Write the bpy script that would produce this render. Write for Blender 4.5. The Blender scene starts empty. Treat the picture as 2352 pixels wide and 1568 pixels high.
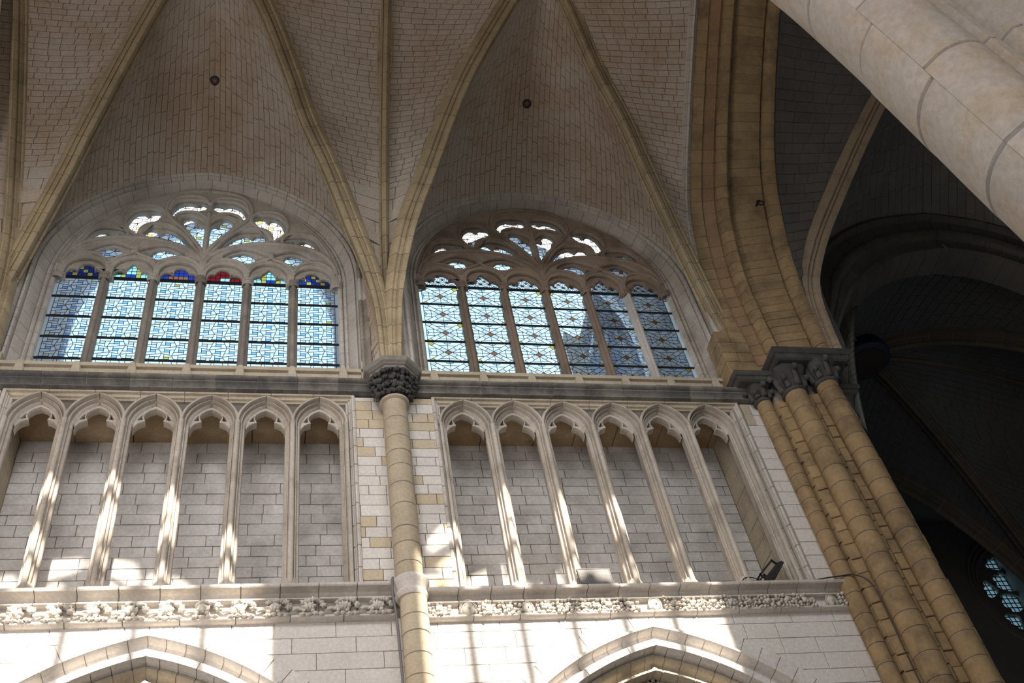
import bpy, math, random
import numpy as np
from mathutils import Matrix, Vector

SC = bpy.context.scene
COL = SC.collection
R = random.Random(7)

# ------------------------------------------------------------------ camera
CM = np.array([[0.9758970152, -0.1640090451, -0.1439654433],
               [0.0314225025, 0.7584202362, -0.6510079658],
               [0.2159575003, 0.6307929759, 0.7452936198]])
CP = np.array([4.7323838, -14.167498, -10.5445919])
FPX = 2400.0
cam = bpy.data.cameras.new('camera')
cam.sensor_width = 36.0
cam.lens = FPX / 2352.0 * 36.0
cam.clip_start = 0.05
cam.clip_end = 400
camo = bpy.data.objects.new('camera', cam)
COL.objects.link(camo)
rt, dn, fw = CM
camo.matrix_world = Matrix(((rt[0], -dn[0], -fw[0], CP[0]),
                            (rt[1], -dn[1], -fw[1], CP[1]),
                            (rt[2], -dn[2], -fw[2], CP[2]), (0, 0, 0, 1)))
SC.camera = camo

# ------------------------------------------------------------------ world, sun, daylight
SC.view_settings.view_transform = 'Standard'
SC.view_settings.look = 'None'
SC.view_settings.gamma = 1.0
SC.view_settings.use_curve_mapping = False
SC.view_settings.exposure = 0.0

W = bpy.data.worlds.new('sky')
SC.world = W
W.use_nodes = True
nt = W.node_tree
nt.nodes.clear()
wo = nt.nodes.new('ShaderNodeOutputWorld')
bg = nt.nodes.new('ShaderNodeBackground')
tc = nt.nodes.new('ShaderNodeTexCoord')
no = nt.nodes.new('ShaderNodeTexNoise')
no.inputs['Scale'].default_value = 1.6
no.inputs['Detail'].default_value = 5
cr = nt.nodes.new('ShaderNodeValToRGB')
cr.color_ramp.elements[0].position = 0.38
cr.color_ramp.elements[0].color = (0.50, 0.80, 1.0, 1)
cr.color_ramp.elements[1].position = 0.72
cr.color_ramp.elements[1].color = (0.76, 0.88, 1.0, 1)
nt.links.new(tc.outputs['Generated'], no.inputs['Vector'])
nt.links.new(no.outputs['Fac'], cr.inputs['Fac'])
nt.links.new(cr.outputs['Color'], bg.inputs['Color'])
nt.links.new(bg.outputs['Background'], wo.inputs['Surface'])
bg.inputs['Strength'].default_value = 1.6

SUNDIR = Vector((-0.10, 1.0, -0.66)).normalized()
sun = bpy.data.lights.new('sun', 'SUN')
sun.energy = 19.0
sun.color = (1.0, 0.90, 0.76)
sun.angle = math.radians(0.9)
suno = bpy.data.objects.new('sun', sun)
COL.objects.link(suno)
suno.rotation_euler = SUNDIR.to_track_quat('-Z', 'Y').to_euler()
suno.location = (8, -40, 30)


def daylight(name, loc, target, sx, sy, power, color, spread=180):
    l = bpy.data.lights.new(name, 'AREA')
    l.shape = 'RECTANGLE'
    l.size = sx
    l.size_y = sy
    l.energy = power
    l.color = color
    l.spread = math.radians(spread)
    o = bpy.data.objects.new(name, l)
    COL.objects.link(o)
    o.location = loc
    o.rotation_euler = (Vector(target) - Vector(loc)).to_track_quat('-Z', 'Y').to_euler()
    return o


# added area lamps: aisle and west ones by solid walls, south ones at windows
daylight('aisle_fill_light', (1.0, -20.5, -6.2), (4.0, 0, 1.0), 13, 4, 1150, (1.0, 0.935, 0.89))
daylight('west_fill_light', (-9.0, -6.5, -4.0), (4.0, -1.0, 2.0), 5, 8, 860, (1.0, 0.935, 0.89))
daylight('south_window_daylight', (3.3, -11.0, 7.2), (3.3, 0.0, -1.5), 5, 4, 400, (1.0, 0.945, 0.905), 125)
daylight('south_window_daylight', (10.6, -11.0, 7.2), (10.2, 0.0, -1.5), 5, 4, 235, (1.0, 0.945, 0.905), 125)

# ------------------------------------------------------------------ materials
def newmat(name):
    m = bpy.data.materials.new(name)
    m.use_nodes = True
    t = m.node_tree
    t.nodes.clear()
    o = t.nodes.new('ShaderNodeOutputMaterial')
    b = t.nodes.new('ShaderNodeBsdfPrincipled')
    t.links.new(b.outputs[0], o.inputs[0])
    return m, t, b


def stone(name, c1, c2, stain, stain_amt=0.35, stain_scale=0.7, rough=0.9, bump=0.25, fine=18.0, lo=.47, hi=.68):
    """stone: tone differs from piece to piece, cloudy stains, fine grain relief"""
    m, t, b = newmat(name)
    N = t.nodes.new
    L = t.links.new
    geo = N('ShaderNodeNewGeometry')
    oi = N('ShaderNodeObjectInfo')
    mx = N('ShaderNodeMix'); mx.data_type = 'RGBA'
    mx.inputs['A'].default_value = (*c1, 1)
    mx.inputs['B'].default_value = (*c2, 1)
    n2 = N('ShaderNodeTexNoise'); n2.inputs['Scale'].default_value = 4.0; n2.inputs['Detail'].default_value = 6
    n2.inputs['Roughness'].default_value = 0.65
    L(geo.outputs['Position'], n2.inputs['Vector'])
    ad = N('ShaderNodeMath'); ad.operation = 'MULTIPLY_ADD'
    L(n2.outputs['Fac'], ad.inputs[0]); ad.inputs[1].default_value = 0.7
    sb = N('ShaderNodeMath'); sb.operation = 'MULTIPLY_ADD'
    L(oi.outputs['Random'], sb.inputs[0]); sb.inputs[1].default_value = 0.6; sb.inputs[2].default_value = -0.15
    L(sb.outputs[0], ad.inputs[2])
    ad.use_clamp = True
    L(ad.outputs[0], mx.inputs['Factor'])
    n1 = N('ShaderNodeTexNoise'); n1.inputs['Scale'].default_value = stain_scale; n1.inputs['Detail'].default_value = 7
    n1.inputs['Roughness'].default_value = 0.62
    L(geo.outputs['Position'], n1.inputs['Vector'])
    rp = N('ShaderNodeValToRGB')
    rp.color_ramp.elements[0].position = lo
    rp.color_ramp.elements[0].color = (0, 0, 0, 1)
    rp.color_ramp.elements[1].position = hi
    rp.color_ramp.elements[1].color = (stain_amt,) * 3 + (1,)
    L(n1.outputs['Fac'], rp.inputs['Fac'])
    mx2 = N('ShaderNodeMix'); mx2.data_type = 'RGBA'
    L(rp.outputs['Color'], mx2.inputs['Factor'])
    L(mx.outputs['Result'], mx2.inputs['A'])
    mx2.inputs['B'].default_value = (*stain, 1)
    n3 = N('ShaderNodeTexNoise'); n3.inputs['Scale'].default_value = fine; n3.inputs['Detail'].default_value = 8
    n3.inputs['Roughness'].default_value = 0.7
    L(geo.outputs['Position'], n3.inputs['Vector'])
    mr = N('ShaderNodeMapRange')
    L(n3.outputs['Fac'], mr.inputs['Value'])
    mr.inputs['From Min'].default_value = 0.3; mr.inputs['From Max'].default_value = 0.7
    mr.inputs['To Min'].default_value = 0.80; mr.inputs['To Max'].default_value = 1.12
    vm = N('ShaderNodeVectorMath'); vm.operation = 'SCALE'
    L(mx2.outputs['Result'], vm.inputs[0]); L(mr.outputs['Result'], vm.inputs['Scale'])
    L(vm.outputs[0], b.inputs['Base Color'])
    bp = N('ShaderNodeBump'); bp.inputs['Strength'].default_value = bump; bp.inputs['Distance'].default_value = 0.02
    L(n3.outputs['Fac'], bp.inputs['Height'])
    L(bp.outputs['Normal'], b.inputs['Normal'])
    b.inputs['Roughness'].default_value = rough
    b.inputs['Specular IOR Level'].default_value = 0.25
    return m


def plain(name, col, rough=0.6, metal=0.0):
    m, t, b = newmat(name)
    b.inputs['Base Color'].default_value = (*col, 1)
    b.inputs['Roughness'].default_value = rough
    b.inputs['Metallic'].default_value = metal
    return m


def glass(name, col, haze=0.22, hcol=None):
    """leaded pane: tinted, lets light straight through, a little milky with age"""
    m = bpy.data.materials.new(name)
    m.use_nodes = True
    t = m.node_tree
    t.nodes.clear()
    o = t.nodes.new('ShaderNodeOutputMaterial')
    tr = t.nodes.new('ShaderNodeBsdfTransparent'); tr.inputs[0].default_value = (*col, 1)
    tl = t.nodes.new('ShaderNodeBsdfTranslucent'); tl.inputs[0].default_value = (*(hcol or col), 1)
    gl = t.nodes.new('ShaderNodeBsdfGlossy'); gl.inputs['Roughness'].default_value = 0.12
    m1 = t.nodes.new('ShaderNodeMixShader'); m1.inputs[0].default_value = haze
    m2 = t.nodes.new('ShaderNodeMixShader'); m2.inputs[0].default_value = 0.03
    t.links.new(tr.outputs[0], m1.inputs[1]); t.links.new(tl.outputs[0], m1.inputs[2])
    t.links.new(m1.outputs[0], m2.inputs[1]); t.links.new(gl.outputs[0], m2.inputs[2])
    t.links.new(m2.outputs[0], o.inputs[0])
    return m


LIGHT = stone('pale_limestone', (0.60, 0.555, 0.51), (0.50, 0.465, 0.43), (0.30, 0.255, 0.215), 0.50, 1.1)
ARCST = stone('weathered_arcade_stone', (0.55, 0.495, 0.435), (0.42, 0.375, 0.325), (0.24, 0.20, 0.16), 0.60, 1.5)
COLST = stone('column_stone', (0.47, 0.395, 0.295), (0.40, 0.335, 0.245), (0.28, 0.225, 0.16), 0.45, 1.5, bump=0.4)
BACKW = stone('grey_limestone', (0.68, 0.655, 0.64), (0.54, 0.52, 0.51), (0.24, 0.22, 0.205), 0.60, 0.75)
WHITE = stone('white_limestone', (0.68, 0.645, 0.61), (0.60, 0.565, 0.535), (0.44, 0.40, 0.36), 0.30, 1.1)
OCHRE = stone('ochre_sandstone', (0.39, 0.275, 0.15), (0.28, 0.195, 0.11), (0.13, 0.095, 0.06), 0.70, 1.7, bump=0.7, fine=12.0)
BUFF = stone('buff_sandstone', (0.51, 0.44, 0.34), (0.44, 0.385, 0.30), (0.28, 0.235, 0.18), 0.50, 1.3)
RIB = stone('yellow_rib_stone', (0.47, 0.375, 0.245), (0.37, 0.295, 0.19), (0.22, 0.17, 0.11), 0.55, 1.1)
BRICK = stone('pale_vault_brick', (0.53, 0.46, 0.395), (0.46, 0.40, 0.34), (0.34, 0.23, 0.14), 0.62, 0.42, lo=.44, hi=.64)
TRAC = stone('tracery_stone', (0.52, 0.47, 0.42), (0.44, 0.40, 0.35), (0.20, 0.17, 0.14), 0.60, 1.2)
TRACB = stone('brown_tracery_stone', (0.34, 0.26, 0.20), (0.26, 0.195, 0.15), (0.12, 0.085, 0.06), 0.70, 1.0)
MULL = stone('sooty_mullion_stone', (0.30, 0.26, 0.22), (0.21, 0.18, 0.16), (0.45, 0.39, 0.32), 0.60, 1.6)
MULB = stone('brown_mullion_stone', (0.30, 0.22, 0.16), (0.21, 0.155, 0.12), (0.12, 0.09, 0.07), 0.60, 1.6)
SOOT = stone('blackened_stone', (0.13, 0.125, 0.12), (0.08, 0.078, 0.075), (0.30, 0.27, 0.24), 0.55, 2.4)
SOOTL = stone('sooty_grey_stone', (0.25, 0.23, 0.205), (0.16, 0.15, 0.14), (0.06, 0.058, 0.055), 0.75, 2.2)
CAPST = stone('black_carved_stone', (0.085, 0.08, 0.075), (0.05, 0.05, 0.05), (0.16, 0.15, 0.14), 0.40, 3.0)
CARVE = stone('carved_limestone', (0.60, 0.56, 0.50), (0.52, 0.48, 0.43), (0.30, 0.26, 0.22), 0.35, 3.0)
SOFF = stone('brown_soffit_stone', (0.38, 0.27, 0.16), (0.29, 0.21, 0.13), (0.50, 0.41, 0.30), 0.50, 1.5)
DARKST = stone('shade_darkened_stone', (0.21, 0.19, 0.175), (0.17, 0.155, 0.145), (0.12, 0.105, 0.095), 0.40, 0.7)  # darker than the nave stone: low light of the crossing is in the colour
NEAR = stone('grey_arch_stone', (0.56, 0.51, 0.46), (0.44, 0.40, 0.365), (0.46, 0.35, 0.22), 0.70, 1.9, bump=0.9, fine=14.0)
ARMST = stone('shade_black_vault_stone', (0.10, 0.095, 0.095), (0.08, 0.076, 0.076), (0.06, 0.055, 0.05), 0.40, 0.7)  # near black because the shade of the unlit arm is in the colour
ARMRIB = stone('shade_dark_rib_stone', (0.13, 0.10, 0.075), (0.10, 0.08, 0.06), (0.06, 0.05, 0.04), 0.40, 0.7)  # rib tone lowered too, holding the shade of the unlit arm
CARCH = stone('shade_dark_arch_stone', (0.13, 0.115, 0.10), (0.10, 0.09, 0.08), (0.06, 0.055, 0.05), 0.4, 0.9)  # dimness of the crossing put into the arch colour
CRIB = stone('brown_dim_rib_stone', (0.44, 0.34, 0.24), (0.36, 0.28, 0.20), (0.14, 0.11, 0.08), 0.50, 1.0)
REDST = stone('reddish_sandstone', (0.36, 0.225, 0.13), (0.28, 0.185, 0.11), (0.16, 0.11, 0.07), 0.6, 1.5, bump=0.6)
MORT = plain('dark_mortar', (0.25, 0.22, 0.185), 0.95)
MORTL = plain('pale_mortar', (0.36, 0.33, 0.29), 0.95)
MORTG = plain('grey_cement_mortar', (0.22, 0.22, 0.23), 0.95)
PAVE = stone('floor_stone', (0.52, 0.48, 0.42), (0.45, 0.41, 0.36), (0.3, 0.27, 0.23), 0.3, 0.4)
LEAD = plain('lead', (0.02, 0.022, 0.03), 0.6)
IRON = plain('black_iron', (0.015, 0.015, 0.017), 0.5, 0.3)
BLACKP = plain('black_plastic', (0.02, 0.02, 0.022), 0.45)
LEDG = plain('grey_lamp_glass', (0.075, 0.068, 0.066), 0.4)
LEDD = plain('pale_led', (0.20, 0.18, 0.16), 0.5)
CABLE = plain('grey_cable', (0.16, 0.15, 0.15), 0.6)
BLUEP = plain('blue_paint', (0.012, 0.018, 0.05), 0.6)
GOLDP = plain('gold_paint', (0.30, 0.13, 0.02), 0.5)
SLATE = stone('slate_roof', (0.40, 0.46, 0.60), (0.30, 0.36, 0.50), (0.55, 0.60, 0.70), 0.6, 0.8)
OUTST = stone('outside_pale_stone', (0.74, 0.72, 0.74), (0.68, 0.66, 0.68), (0.60, 0.58, 0.60), 0.3, 0.6)
G_CLEAR = glass('clear_leaded_glass', (0.93, 0.97, 1.0), 0.18, (0.85, 0.86, 1.0))
G_BLUE = glass('blue_glass', (0.30, 0.58, 1.0), 0.2)
G_GREY = glass('grey_glass', (0.74, 0.77, 0.72), 0.25, (0.62, 0.60, 0.52))
G_GOLD = glass('yellow_glass', (0.62, 0.48, 0.10), 0.25)
G_BROWN = glass('red_brown_glass', (0.32, 0.12, 0.07), 0.2)
G_GREEN = glass('pale_green_glass', (0.45, 0.80, 0.78), 0.25)
G_DEEP = glass('deep_blue_glass', (0.02, 0.05, 0.35), 0.15)
G_RED = glass('ruby_glass', (0.25, 0.01, 0.015), 0.15)

# ------------------------------------------------------------------ object helpers
def mesh(name, V, F, mat, parent=None, smooth=False, mats=None, fm=None):
    me = bpy.data.meshes.new(name)
    me.from_pydata([tuple(map(float, v)) for v in V], [], F)
    if mats:
        for m in mats:
            me.materials.append(m)
        me.polygons.foreach_set('material_index', fm)
    else:
        me.materials.append(mat)
    if smooth:
        me.polygons.foreach_set('use_smooth', [True] * len(me.polygons))
    me.update()
    o = bpy.data.objects.new(name, me)
    COL.objects.link(o)
    if parent is not None:
        o.parent = parent
        o.matrix_parent_inverse = Matrix.Translation(-parent.location) if parent.type == 'EMPTY' else Matrix()
    return o


def thing(name, label, cat, loc, group=None):
    o = bpy.data.objects.new(name, None)
    o.empty_display_size = 0.2
    COL.objects.link(o)
    o.location = loc
    o['label'] = label
    o['category'] = cat
    if group:
        o['group'] = group
    return o


def struct(name, loc=(0, 0, 0), label=None):
    o = bpy.data.objects.new(name, None)
    o.empty_display_size = 0.2
    COL.objects.link(o)
    o.location = loc
    o['kind'] = 'structure'
    if label:
        o['label'] = label
    return o


def setst(o, label=None):
    o['kind'] = 'structure'
    if label:
        o['label'] = label
    return o


class MB:
    def __init__(s):
        s.V = []
        s.F = []

    def add(s, V, F):
        b = len(s.V)
        s.V.extend(V)
        s.F.extend([tuple(i + b for i in f) for f in F])
        return s

    def box(s, x0, x1, y0, y1, z0, z1):
        return s.add([(x0, y0, z0), (x1, y0, z0), (x1, y1, z0), (x0, y1, z0), (x0, y0, z1), (x1, y0, z1), (x1, y1, z1), (x0, y1, z1)],
                     [(0, 3, 2, 1), (4, 5, 6, 7), (0, 1, 5, 4), (1, 2, 6, 5), (2, 3, 7, 6), (3, 0, 4, 7)])

    def obj(s, name, mat, parent=None, smooth=False):
        return mesh(name, s.V, s.F, mat, parent, smooth)


def project(P):
    q = CM @ (np.asarray(P, float) - CP)
    if q[2] <= 0.1:
        return -9999, -9999, 1
    return 1176 + FPX * q[0] / q[2], 784 + FPX * q[1] / q[2], q[2]


def inframe(P, m=30):
    x, y, d = project(P)
    return -m < x < 2352 + m and -m < y < 1568 + m


def resample(P, n):
    P = np.asarray(P, float)
    # catmull-rom smoothing then even arc length
    Q = []
    k = len(P)
    for i in range(k - 1):
        p0 = P[max(i - 1, 0)]; p1 = P[i]; p2 = P[i + 1]; p3 = P[min(i + 2, k - 1)]
        for t in np.linspace(0, 1, 12, endpoint=False):
            Q.append(0.5 * ((2 * p1) + (-p0 + p2) * t + (2 * p0 - 5 * p1 + 4 * p2 - p3) * t * t + (-p0 + 3 * p1 - 3 * p2 + p3) * t ** 3))
    Q.append(P[-1])
    Q = np.array(Q)
    return even(Q, n)


def even(Q, n):
    Q = np.asarray(Q, float)
    L = np.concatenate([[0], np.cumsum(np.linalg.norm(np.diff(Q, axis=0), axis=1))])
    s = np.linspace(0, L[-1], n)
    return np.column_stack([np.interp(s, L, Q[:, c]) for c in range(Q.shape[1])])


def plen(Q):
    return float(np.sum(np.linalg.norm(np.diff(np.asarray(Q, float), axis=0), axis=1)))


def nrm(v):
    return v / (np.linalg.norm(v, axis=-1, keepdims=True) + 1e-12)


# -------- grids cut into stones
def grid_normals(G, toward=None):
    tj = np.gradient(G, axis=0)
    ti = np.gradient(G, axis=1)
    n = nrm(np.cross(tj, ti))
    return n


def strip_faces(J, K, flip):
    F = []
    for k in range(K - 1):
        for j in range(J - 1):
            a, b, c, d = k * J + j, k * J + j + 1, (k + 1) * J + j + 1, (k + 1) * J + j
            F.append((a, d, c, b) if flip else (a, b, c, d))
    return F


def loft_stones(G, nst, mat, parent, name, eye, mortar=None, depth=0.02, gap=0.012, core=None, coremat=None, jit=0.0, core_obj=None):
    """G[J][N][3] grid (profile x path); cut along the path in nst stones with recessed joints.
    eye: a point on the visible side, orients normals."""
    G = np.asarray(G, float)
    J, N, _ = G.shape
    n = grid_normals(G)
    mid = G[J // 2, N // 2]
    # orient by majority toward eye
    dv = np.sum(n * (np.asarray(eye, float) - G), axis=-1)
    flip = np.sum(dv) < 0
    if flip:
        n = -n
    # core
    C = G - n * depth
    V = C.transpose(1, 0, 2).reshape(-1, 3)
    co = mesh(core or 'mortar_bed', V, strip_faces(J, N, not flip), coremat or MORT, parent, True)
    m = (N - 1) // nst
    out = []
    for k in range(nst):
        i0, i1 = k * m, (k + 1) * m
        if k == nst - 1:
            i1 = N - 1
        seg = plen(G[J // 2, i0:i1 + 1]) / max(1, (i1 - i0))
        g = min(0.45, gap / max(seg, 1e-6))
        dd = jit * (R.random() - 0.5)
        rows = []
        A0 = G[:, i0] * (1 - g * .5) + G[:, i0 + 1] * g * .5
        A1 = G[:, i0] * (1 - g) + G[:, i0 + 1] * g
        rows.append(A0 - n[:, i0] * depth * 1.2)
        rows.append(A1 + n[:, i0] * dd)
        for i in range(i0 + 1, i1):
            rows.append(G[:, i] + n[:, i] * dd)
        B1 = G[:, i1] * (1 - g) + G[:, i1 - 1] * g
        B0 = G[:, i1] * (1 - g * .5) + G[:, i1 - 1] * g * .5
        rows.append(B1 + n[:, i1] * dd)
        rows.append(B0 - n[:, i1] * depth * 1.2)
        V = np.concatenate(rows)
        mm = mat(k) if callable(mat) else mat
        o = mesh(name, V, strip_faces(J, len(rows), not flip), mm, parent, False)
        shade_auto(o)
        out.append(o)
    return out


def shade_auto(o, ang=40):
    me = o.data
    me.polygons.foreach_set('use_smooth', [True] * len(me.polygons))
    try:
        me.set_sharp_from_angle(angle=math.radians(ang))
    except Exception:
        pass


def sweep_grid(path, prof, side, out):
    """path[N][3], prof[J]=(a,b): a along side, b along out (arrays per point)"""
    path = np.asarray(path, float)
    N = len(path)
    side = np.broadcast_to(np.asarray(side, float), (N, 3))
    out = np.broadcast_to(np.asarray(out, float), (N, 3))
    return np.array([path + side * a + out * b for a, b in prof])


# -------- flat stones
def clip(poly, nx, ny, c):
    """keep nx*x+ny*y<=c"""
    r = []
    for i in range(len(poly)):
        p, q = poly[i], poly[(i + 1) % len(poly)]
        a = nx * p[0] + ny * p[1] - c
        b = nx * q[0] + ny * q[1] - c
        if a <= 0:
            r.append(p)
        if a * b < 0:
            t = a / (a - b)
            r.append((p[0] + (q[0] - p[0]) * t, p[1] + (q[1] - p[1]) * t))
    return r


def area(poly):
    return 0.5 * sum(poly[i][0] * poly[(i + 1) % len(poly)][1] - poly[(i + 1) % len(poly)][0] * poly[i][1] for i in range(len(poly)))


def inset(poly, g):
    """inset a ccw convex polygon"""
    r = [tuple(p) for p in poly]
    out = list(r)
    for i in range(len(r)):
        p, q = r[i], r[(i + 1) % len(r)]
        dx, dy = q[0] - p[0], q[1] - p[1]
        l = math.hypot(dx, dy)
        if l < 1e-9:
            continue
        nx, ny = dy / l, -dx / l
        out = clip(out, nx, ny, nx * p[0] + ny * p[1] - g)
        if len(out) < 3:
            return []
    return out


def stone_mesh(poly, fr, gap, depth, ch, lift):
    """prism with chamfered front; fr=(origin,U,V,N) N to the viewer"""
    if area(poly) < 0:
        poly = poly[::-1]
    A = inset(poly, gap * .5)
    if len(A) < 3 or area(A) < 1e-4:
        return None
    c = (sum(p[0] for p in A) / len(A), sum(p[1] for p in A) / len(A))
    B = []
    for p in A:
        l = math.hypot(p[0] - c[0], p[1] - c[1])
        k = max(0.5, 1 - ch * 1.3 / max(l, 1e-6))
        B.append((c[0] + (p[0] - c[0]) * k, c[1] + (p[1] - c[1]) * k))
    O, U, Vv, Nn = fr

    def P(p, d):
        return tuple(O[i] + U[i] * p[0] + Vv[i] * p[1] + Nn[i] * d for i in range(3))
    n = len(A)
    V = [P(p, -depth) for p in A] + [P(p, lift - ch) for p in A] + [P(p, lift) for p in B]
    F = [tuple(range(2 * n, 3 * n))]
    for i in range(n):
        j = (i + 1) % n
        F.append((i, j, n + j, n + i))
        F.append((n + i, n + j, 2 * n + j, 2 * n + i))
    return V, F


def lay(polys, fr, parent, mat, name='stone', gap=0.012, depth=0.05, ch=0.006, jit=0.006, limit=290):
    """polys: list of convex polygons; nearest shown become parts, the rest one stuff part"""
    items = []
    for p in polys:
        if len(p) < 3 or abs(area(p)) < 0.004:
            continue
        sm = stone_mesh(p, fr, gap, depth, ch, jit * (R.random() - .5))
        if not sm:
            continue
        cc = np.mean(np.array(sm[0]), axis=0)
        vis = inframe(cc)
        d = np.linalg.norm(cc - CP)
        items.append((0 if vis else 1, d / math.sqrt(abs(area(p))), sm, p))
    items.sort(key=lambda t: (t[0], t[1]))
    rest = MB()
    k = 0
    for vis, _, sm, p in items:
        if vis == 0 and k < limit:
            m = mat(p) if callable(mat) else mat
            mesh(name, sm[0], sm[1], m, parent)
            k += 1
        else:
            rest.add(*sm)
    if rest.V:
        o = rest.obj('further_stones', mat([(0, 0)]) if callable(mat) else mat, parent)
        o['kind'] = 'stuff'


def courses(u0, u1, v0, v1, h, lmin, lmax, seed=1):
    r = random.Random(seed)
    out = []
    v = v0
    while v < v1 - 0.03:
        hh = h * (0.92 + 0.16 * r.random())
        vt = min(v + hh, v1)
        if v1 - vt < h * .35:
            vt = v1
        u = u0 - r.random() * lmin
        while u < u1:
            l = lmin + (lmax - lmin) * r.random()
            a, b = max(u, u0), min(u + l, u1)
            if b - a > 0.06:
                out.append([(a, v), (b, v), (b, vt), (a, vt)])
            elif out and b > a and abs(out[-1][0][1] - v) < 1e-6:
                out[-1][1] = (b, v)
                out[-1][2] = (b, vt)
            u += l
        v = vt
    return out


# -------- misc solids
def tube(pts, r, seg=8, closed=False):
    pts = np.asarray(pts, float)
    n = len(pts)
    T = np.gradient(pts, axis=0)
    if closed:
        T = np.roll(pts, -1, 0) - np.roll(pts, 1, 0)
    T = nrm(T)
    ref = np.array([0.13, 0.2, 0.97]) if abs(T[0][2]) < .9 else np.array([1.0, .1, 0])
    V = []
    a = nrm(np.cross(T[0], ref))
    for i in range(n):
        a = nrm(a - T[i] * np.dot(a, T[i]))
        b = np.cross(T[i], a)
        rr = r[i] if hasattr(r, '__len__') else r
        for k in range(seg):
            t = 2 * math.pi * k / seg
            V.append(tuple(pts[i] + (a * math.cos(t) + b * math.sin(t)) * rr))
    F = []
    m = n if closed else n - 1
    for i in range(m):
        for k in range(seg):
            F.append((i * seg + k, i * seg + (k + 1) % seg, ((i + 1) % n) * seg + (k + 1) % seg, ((i + 1) % n) * seg + k))
    if not closed:
        F.append(tuple(range(seg))[::-1])
        F.append(tuple(range((n - 1) * seg, n * seg)))
    return V, F


def lump(c, rx, ry, rz, r, lob=5, amp=.25, su=10, sv=6, rot=None):
    """leafy lobed lump"""
    V = []
    ph = r.random() * 6.28
    ph2 = r.random() * 6.28
    M = rot
    for i in range(sv + 1):
        th = math.pi * i / sv
        for j in range(su):
            f = 2 * math.pi * j / su
            q = 1 + amp * math.sin(lob * f + ph) * math.sin(th) + .12 * math.sin(3 * th + ph2) + .08 * (r.random() - .5)
            p = Vector((rx * math.sin(th) * math.cos(f) * q, ry * math.cos(th) * q, rz * math.sin(th) * math.sin(f) * q))
            if M:
                p = M @ p
            V.append((c[0] + p.x, c[1] + p.y, c[2] + p.z))
    F = []
    for i in range(sv):
        for j in range(su):
            F.append((i * su + j, (i + 1) * su + j, (i + 1) * su + (j + 1) % su, i * su + (j + 1) % su))
    return V, F


def prism_z(poly, z0, z1, mat, name, parent, nz=1, smooth=True):
    """vertical prism from a closed plan polygon"""
    n = len(poly)
    V = []
    for k in range(nz + 1):
        z = z0 + (z1 - z0) * k / nz
        V += [(p[0], p[1], z) for p in poly]
    F = []
    for k in range(nz):
        for i in range(n):
            j = (i + 1) % n
            F.append((k * n + i, k * n + j, (k + 1) * n + j, (k + 1) * n + i))
    F.append(tuple(range(n))[::-1])
    F.append(tuple(range(nz * n, (nz + 1) * n)))
    o = mesh(name, V, F, mat, parent)
    if smooth:
        shade_auto(o, 45)
    return o


def rings_obj(rings, name, mat, parent, cap=True, smooth=True, ang=45):
    """stack of closed rings with the same vertex count"""
    n = len(rings[0])
    V = [tuple(p) for r_ in rings for p in r_]
    F = []
    for k in range(len(rings) - 1):
        for i in range(n):
            j = (i + 1) % n
            F.append((k * n + i, k * n + j, (k + 1) * n + j, (k + 1) * n + i))
    if cap:
        F.append(tuple(range(n))[::-1])
        F.append(tuple(range((len(rings) - 1) * n, len(rings) * n)))
    o = mesh(name, V, F, mat, parent)
    if smooth:
        shade_auto(o, ang)
    return o


def circ(cx, cy, z, r, n=20, ph=0.0):
    return [(cx + r * math.cos(2 * math.pi * i / n + ph), cy + r * math.sin(2 * math.pi * i / n + ph), z) for i in range(n)]


def drums(cx, cy, r, z0, z1, hmean, mat, parent, name='drum', seed=3, mort=None):
    """round shaft built of drums with recessed joints"""
    rr = random.Random(seed)
    rings_obj([circ(cx, cy, z0, r - .012), circ(cx, cy, z1, r - .012)], 'mortar_core', mort or MORTG, parent)
    z = z0
    while z < z1 - 1e-6:
        h = hmean * (.75 + .5 * rr.random())
        t = min(z + h, z1)
        if z1 - t < hmean * .4:
            t = z1
        r2 = r * (1 + .02 * (rr.random() - .5))
        rings_obj([circ(cx, cy, z + .003, r2 - .014), circ(cx, cy, z + .012, r2), circ(cx, cy, t - .012, r2), circ(cx, cy, t - .003, r2 - .014)],
                  name, mat, parent, cap=True)
        z = t


def curve_plate(name, splines, y, half, bevel, mat, parent, mapf=None):
    """2D filled outline with holes -> thick plate in the XZ plane at depth y"""
    cu = bpy.data.curves.new('tmp', 'CURVE')
    cu.dimensions = '2D'
    cu.fill_mode = 'BOTH'
    cu.extrude = max(0.0, half - bevel)
    cu.bevel_depth = bevel
    cu.bevel_resolution = 1
    cu.offset = -bevel
    for s in splines:
        sp = cu.splines.new('POLY')
        sp.points.add(len(s) - 1)
        for i, p in enumerate(s):
            sp.points[i].co = (p[0], p[1], 0, 1)
        sp.use_cyclic_u = True
    ob = bpy.data.objects.new('tmp', cu)
    COL.objects.link(ob)
    dg = bpy.context.evaluated_depsgraph_get()
    me = bpy.data.meshes.new_from_object(ob.evaluated_get(dg))
    bpy.data.objects.remove(ob)
    bpy.data.curves.remove(cu)
    V = [(v.co.x, y - v.co.z, v.co.y) for v in me.vertices]
    F = [tuple(p.vertices) for p in me.polygons]
    bpy.data.meshes.remove(me)
    if mapf:
        V = [mapf(v) for v in V]
    o = mesh(name, V, F, mat, parent)
    shade_auto(o, 35)
    return o


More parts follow.
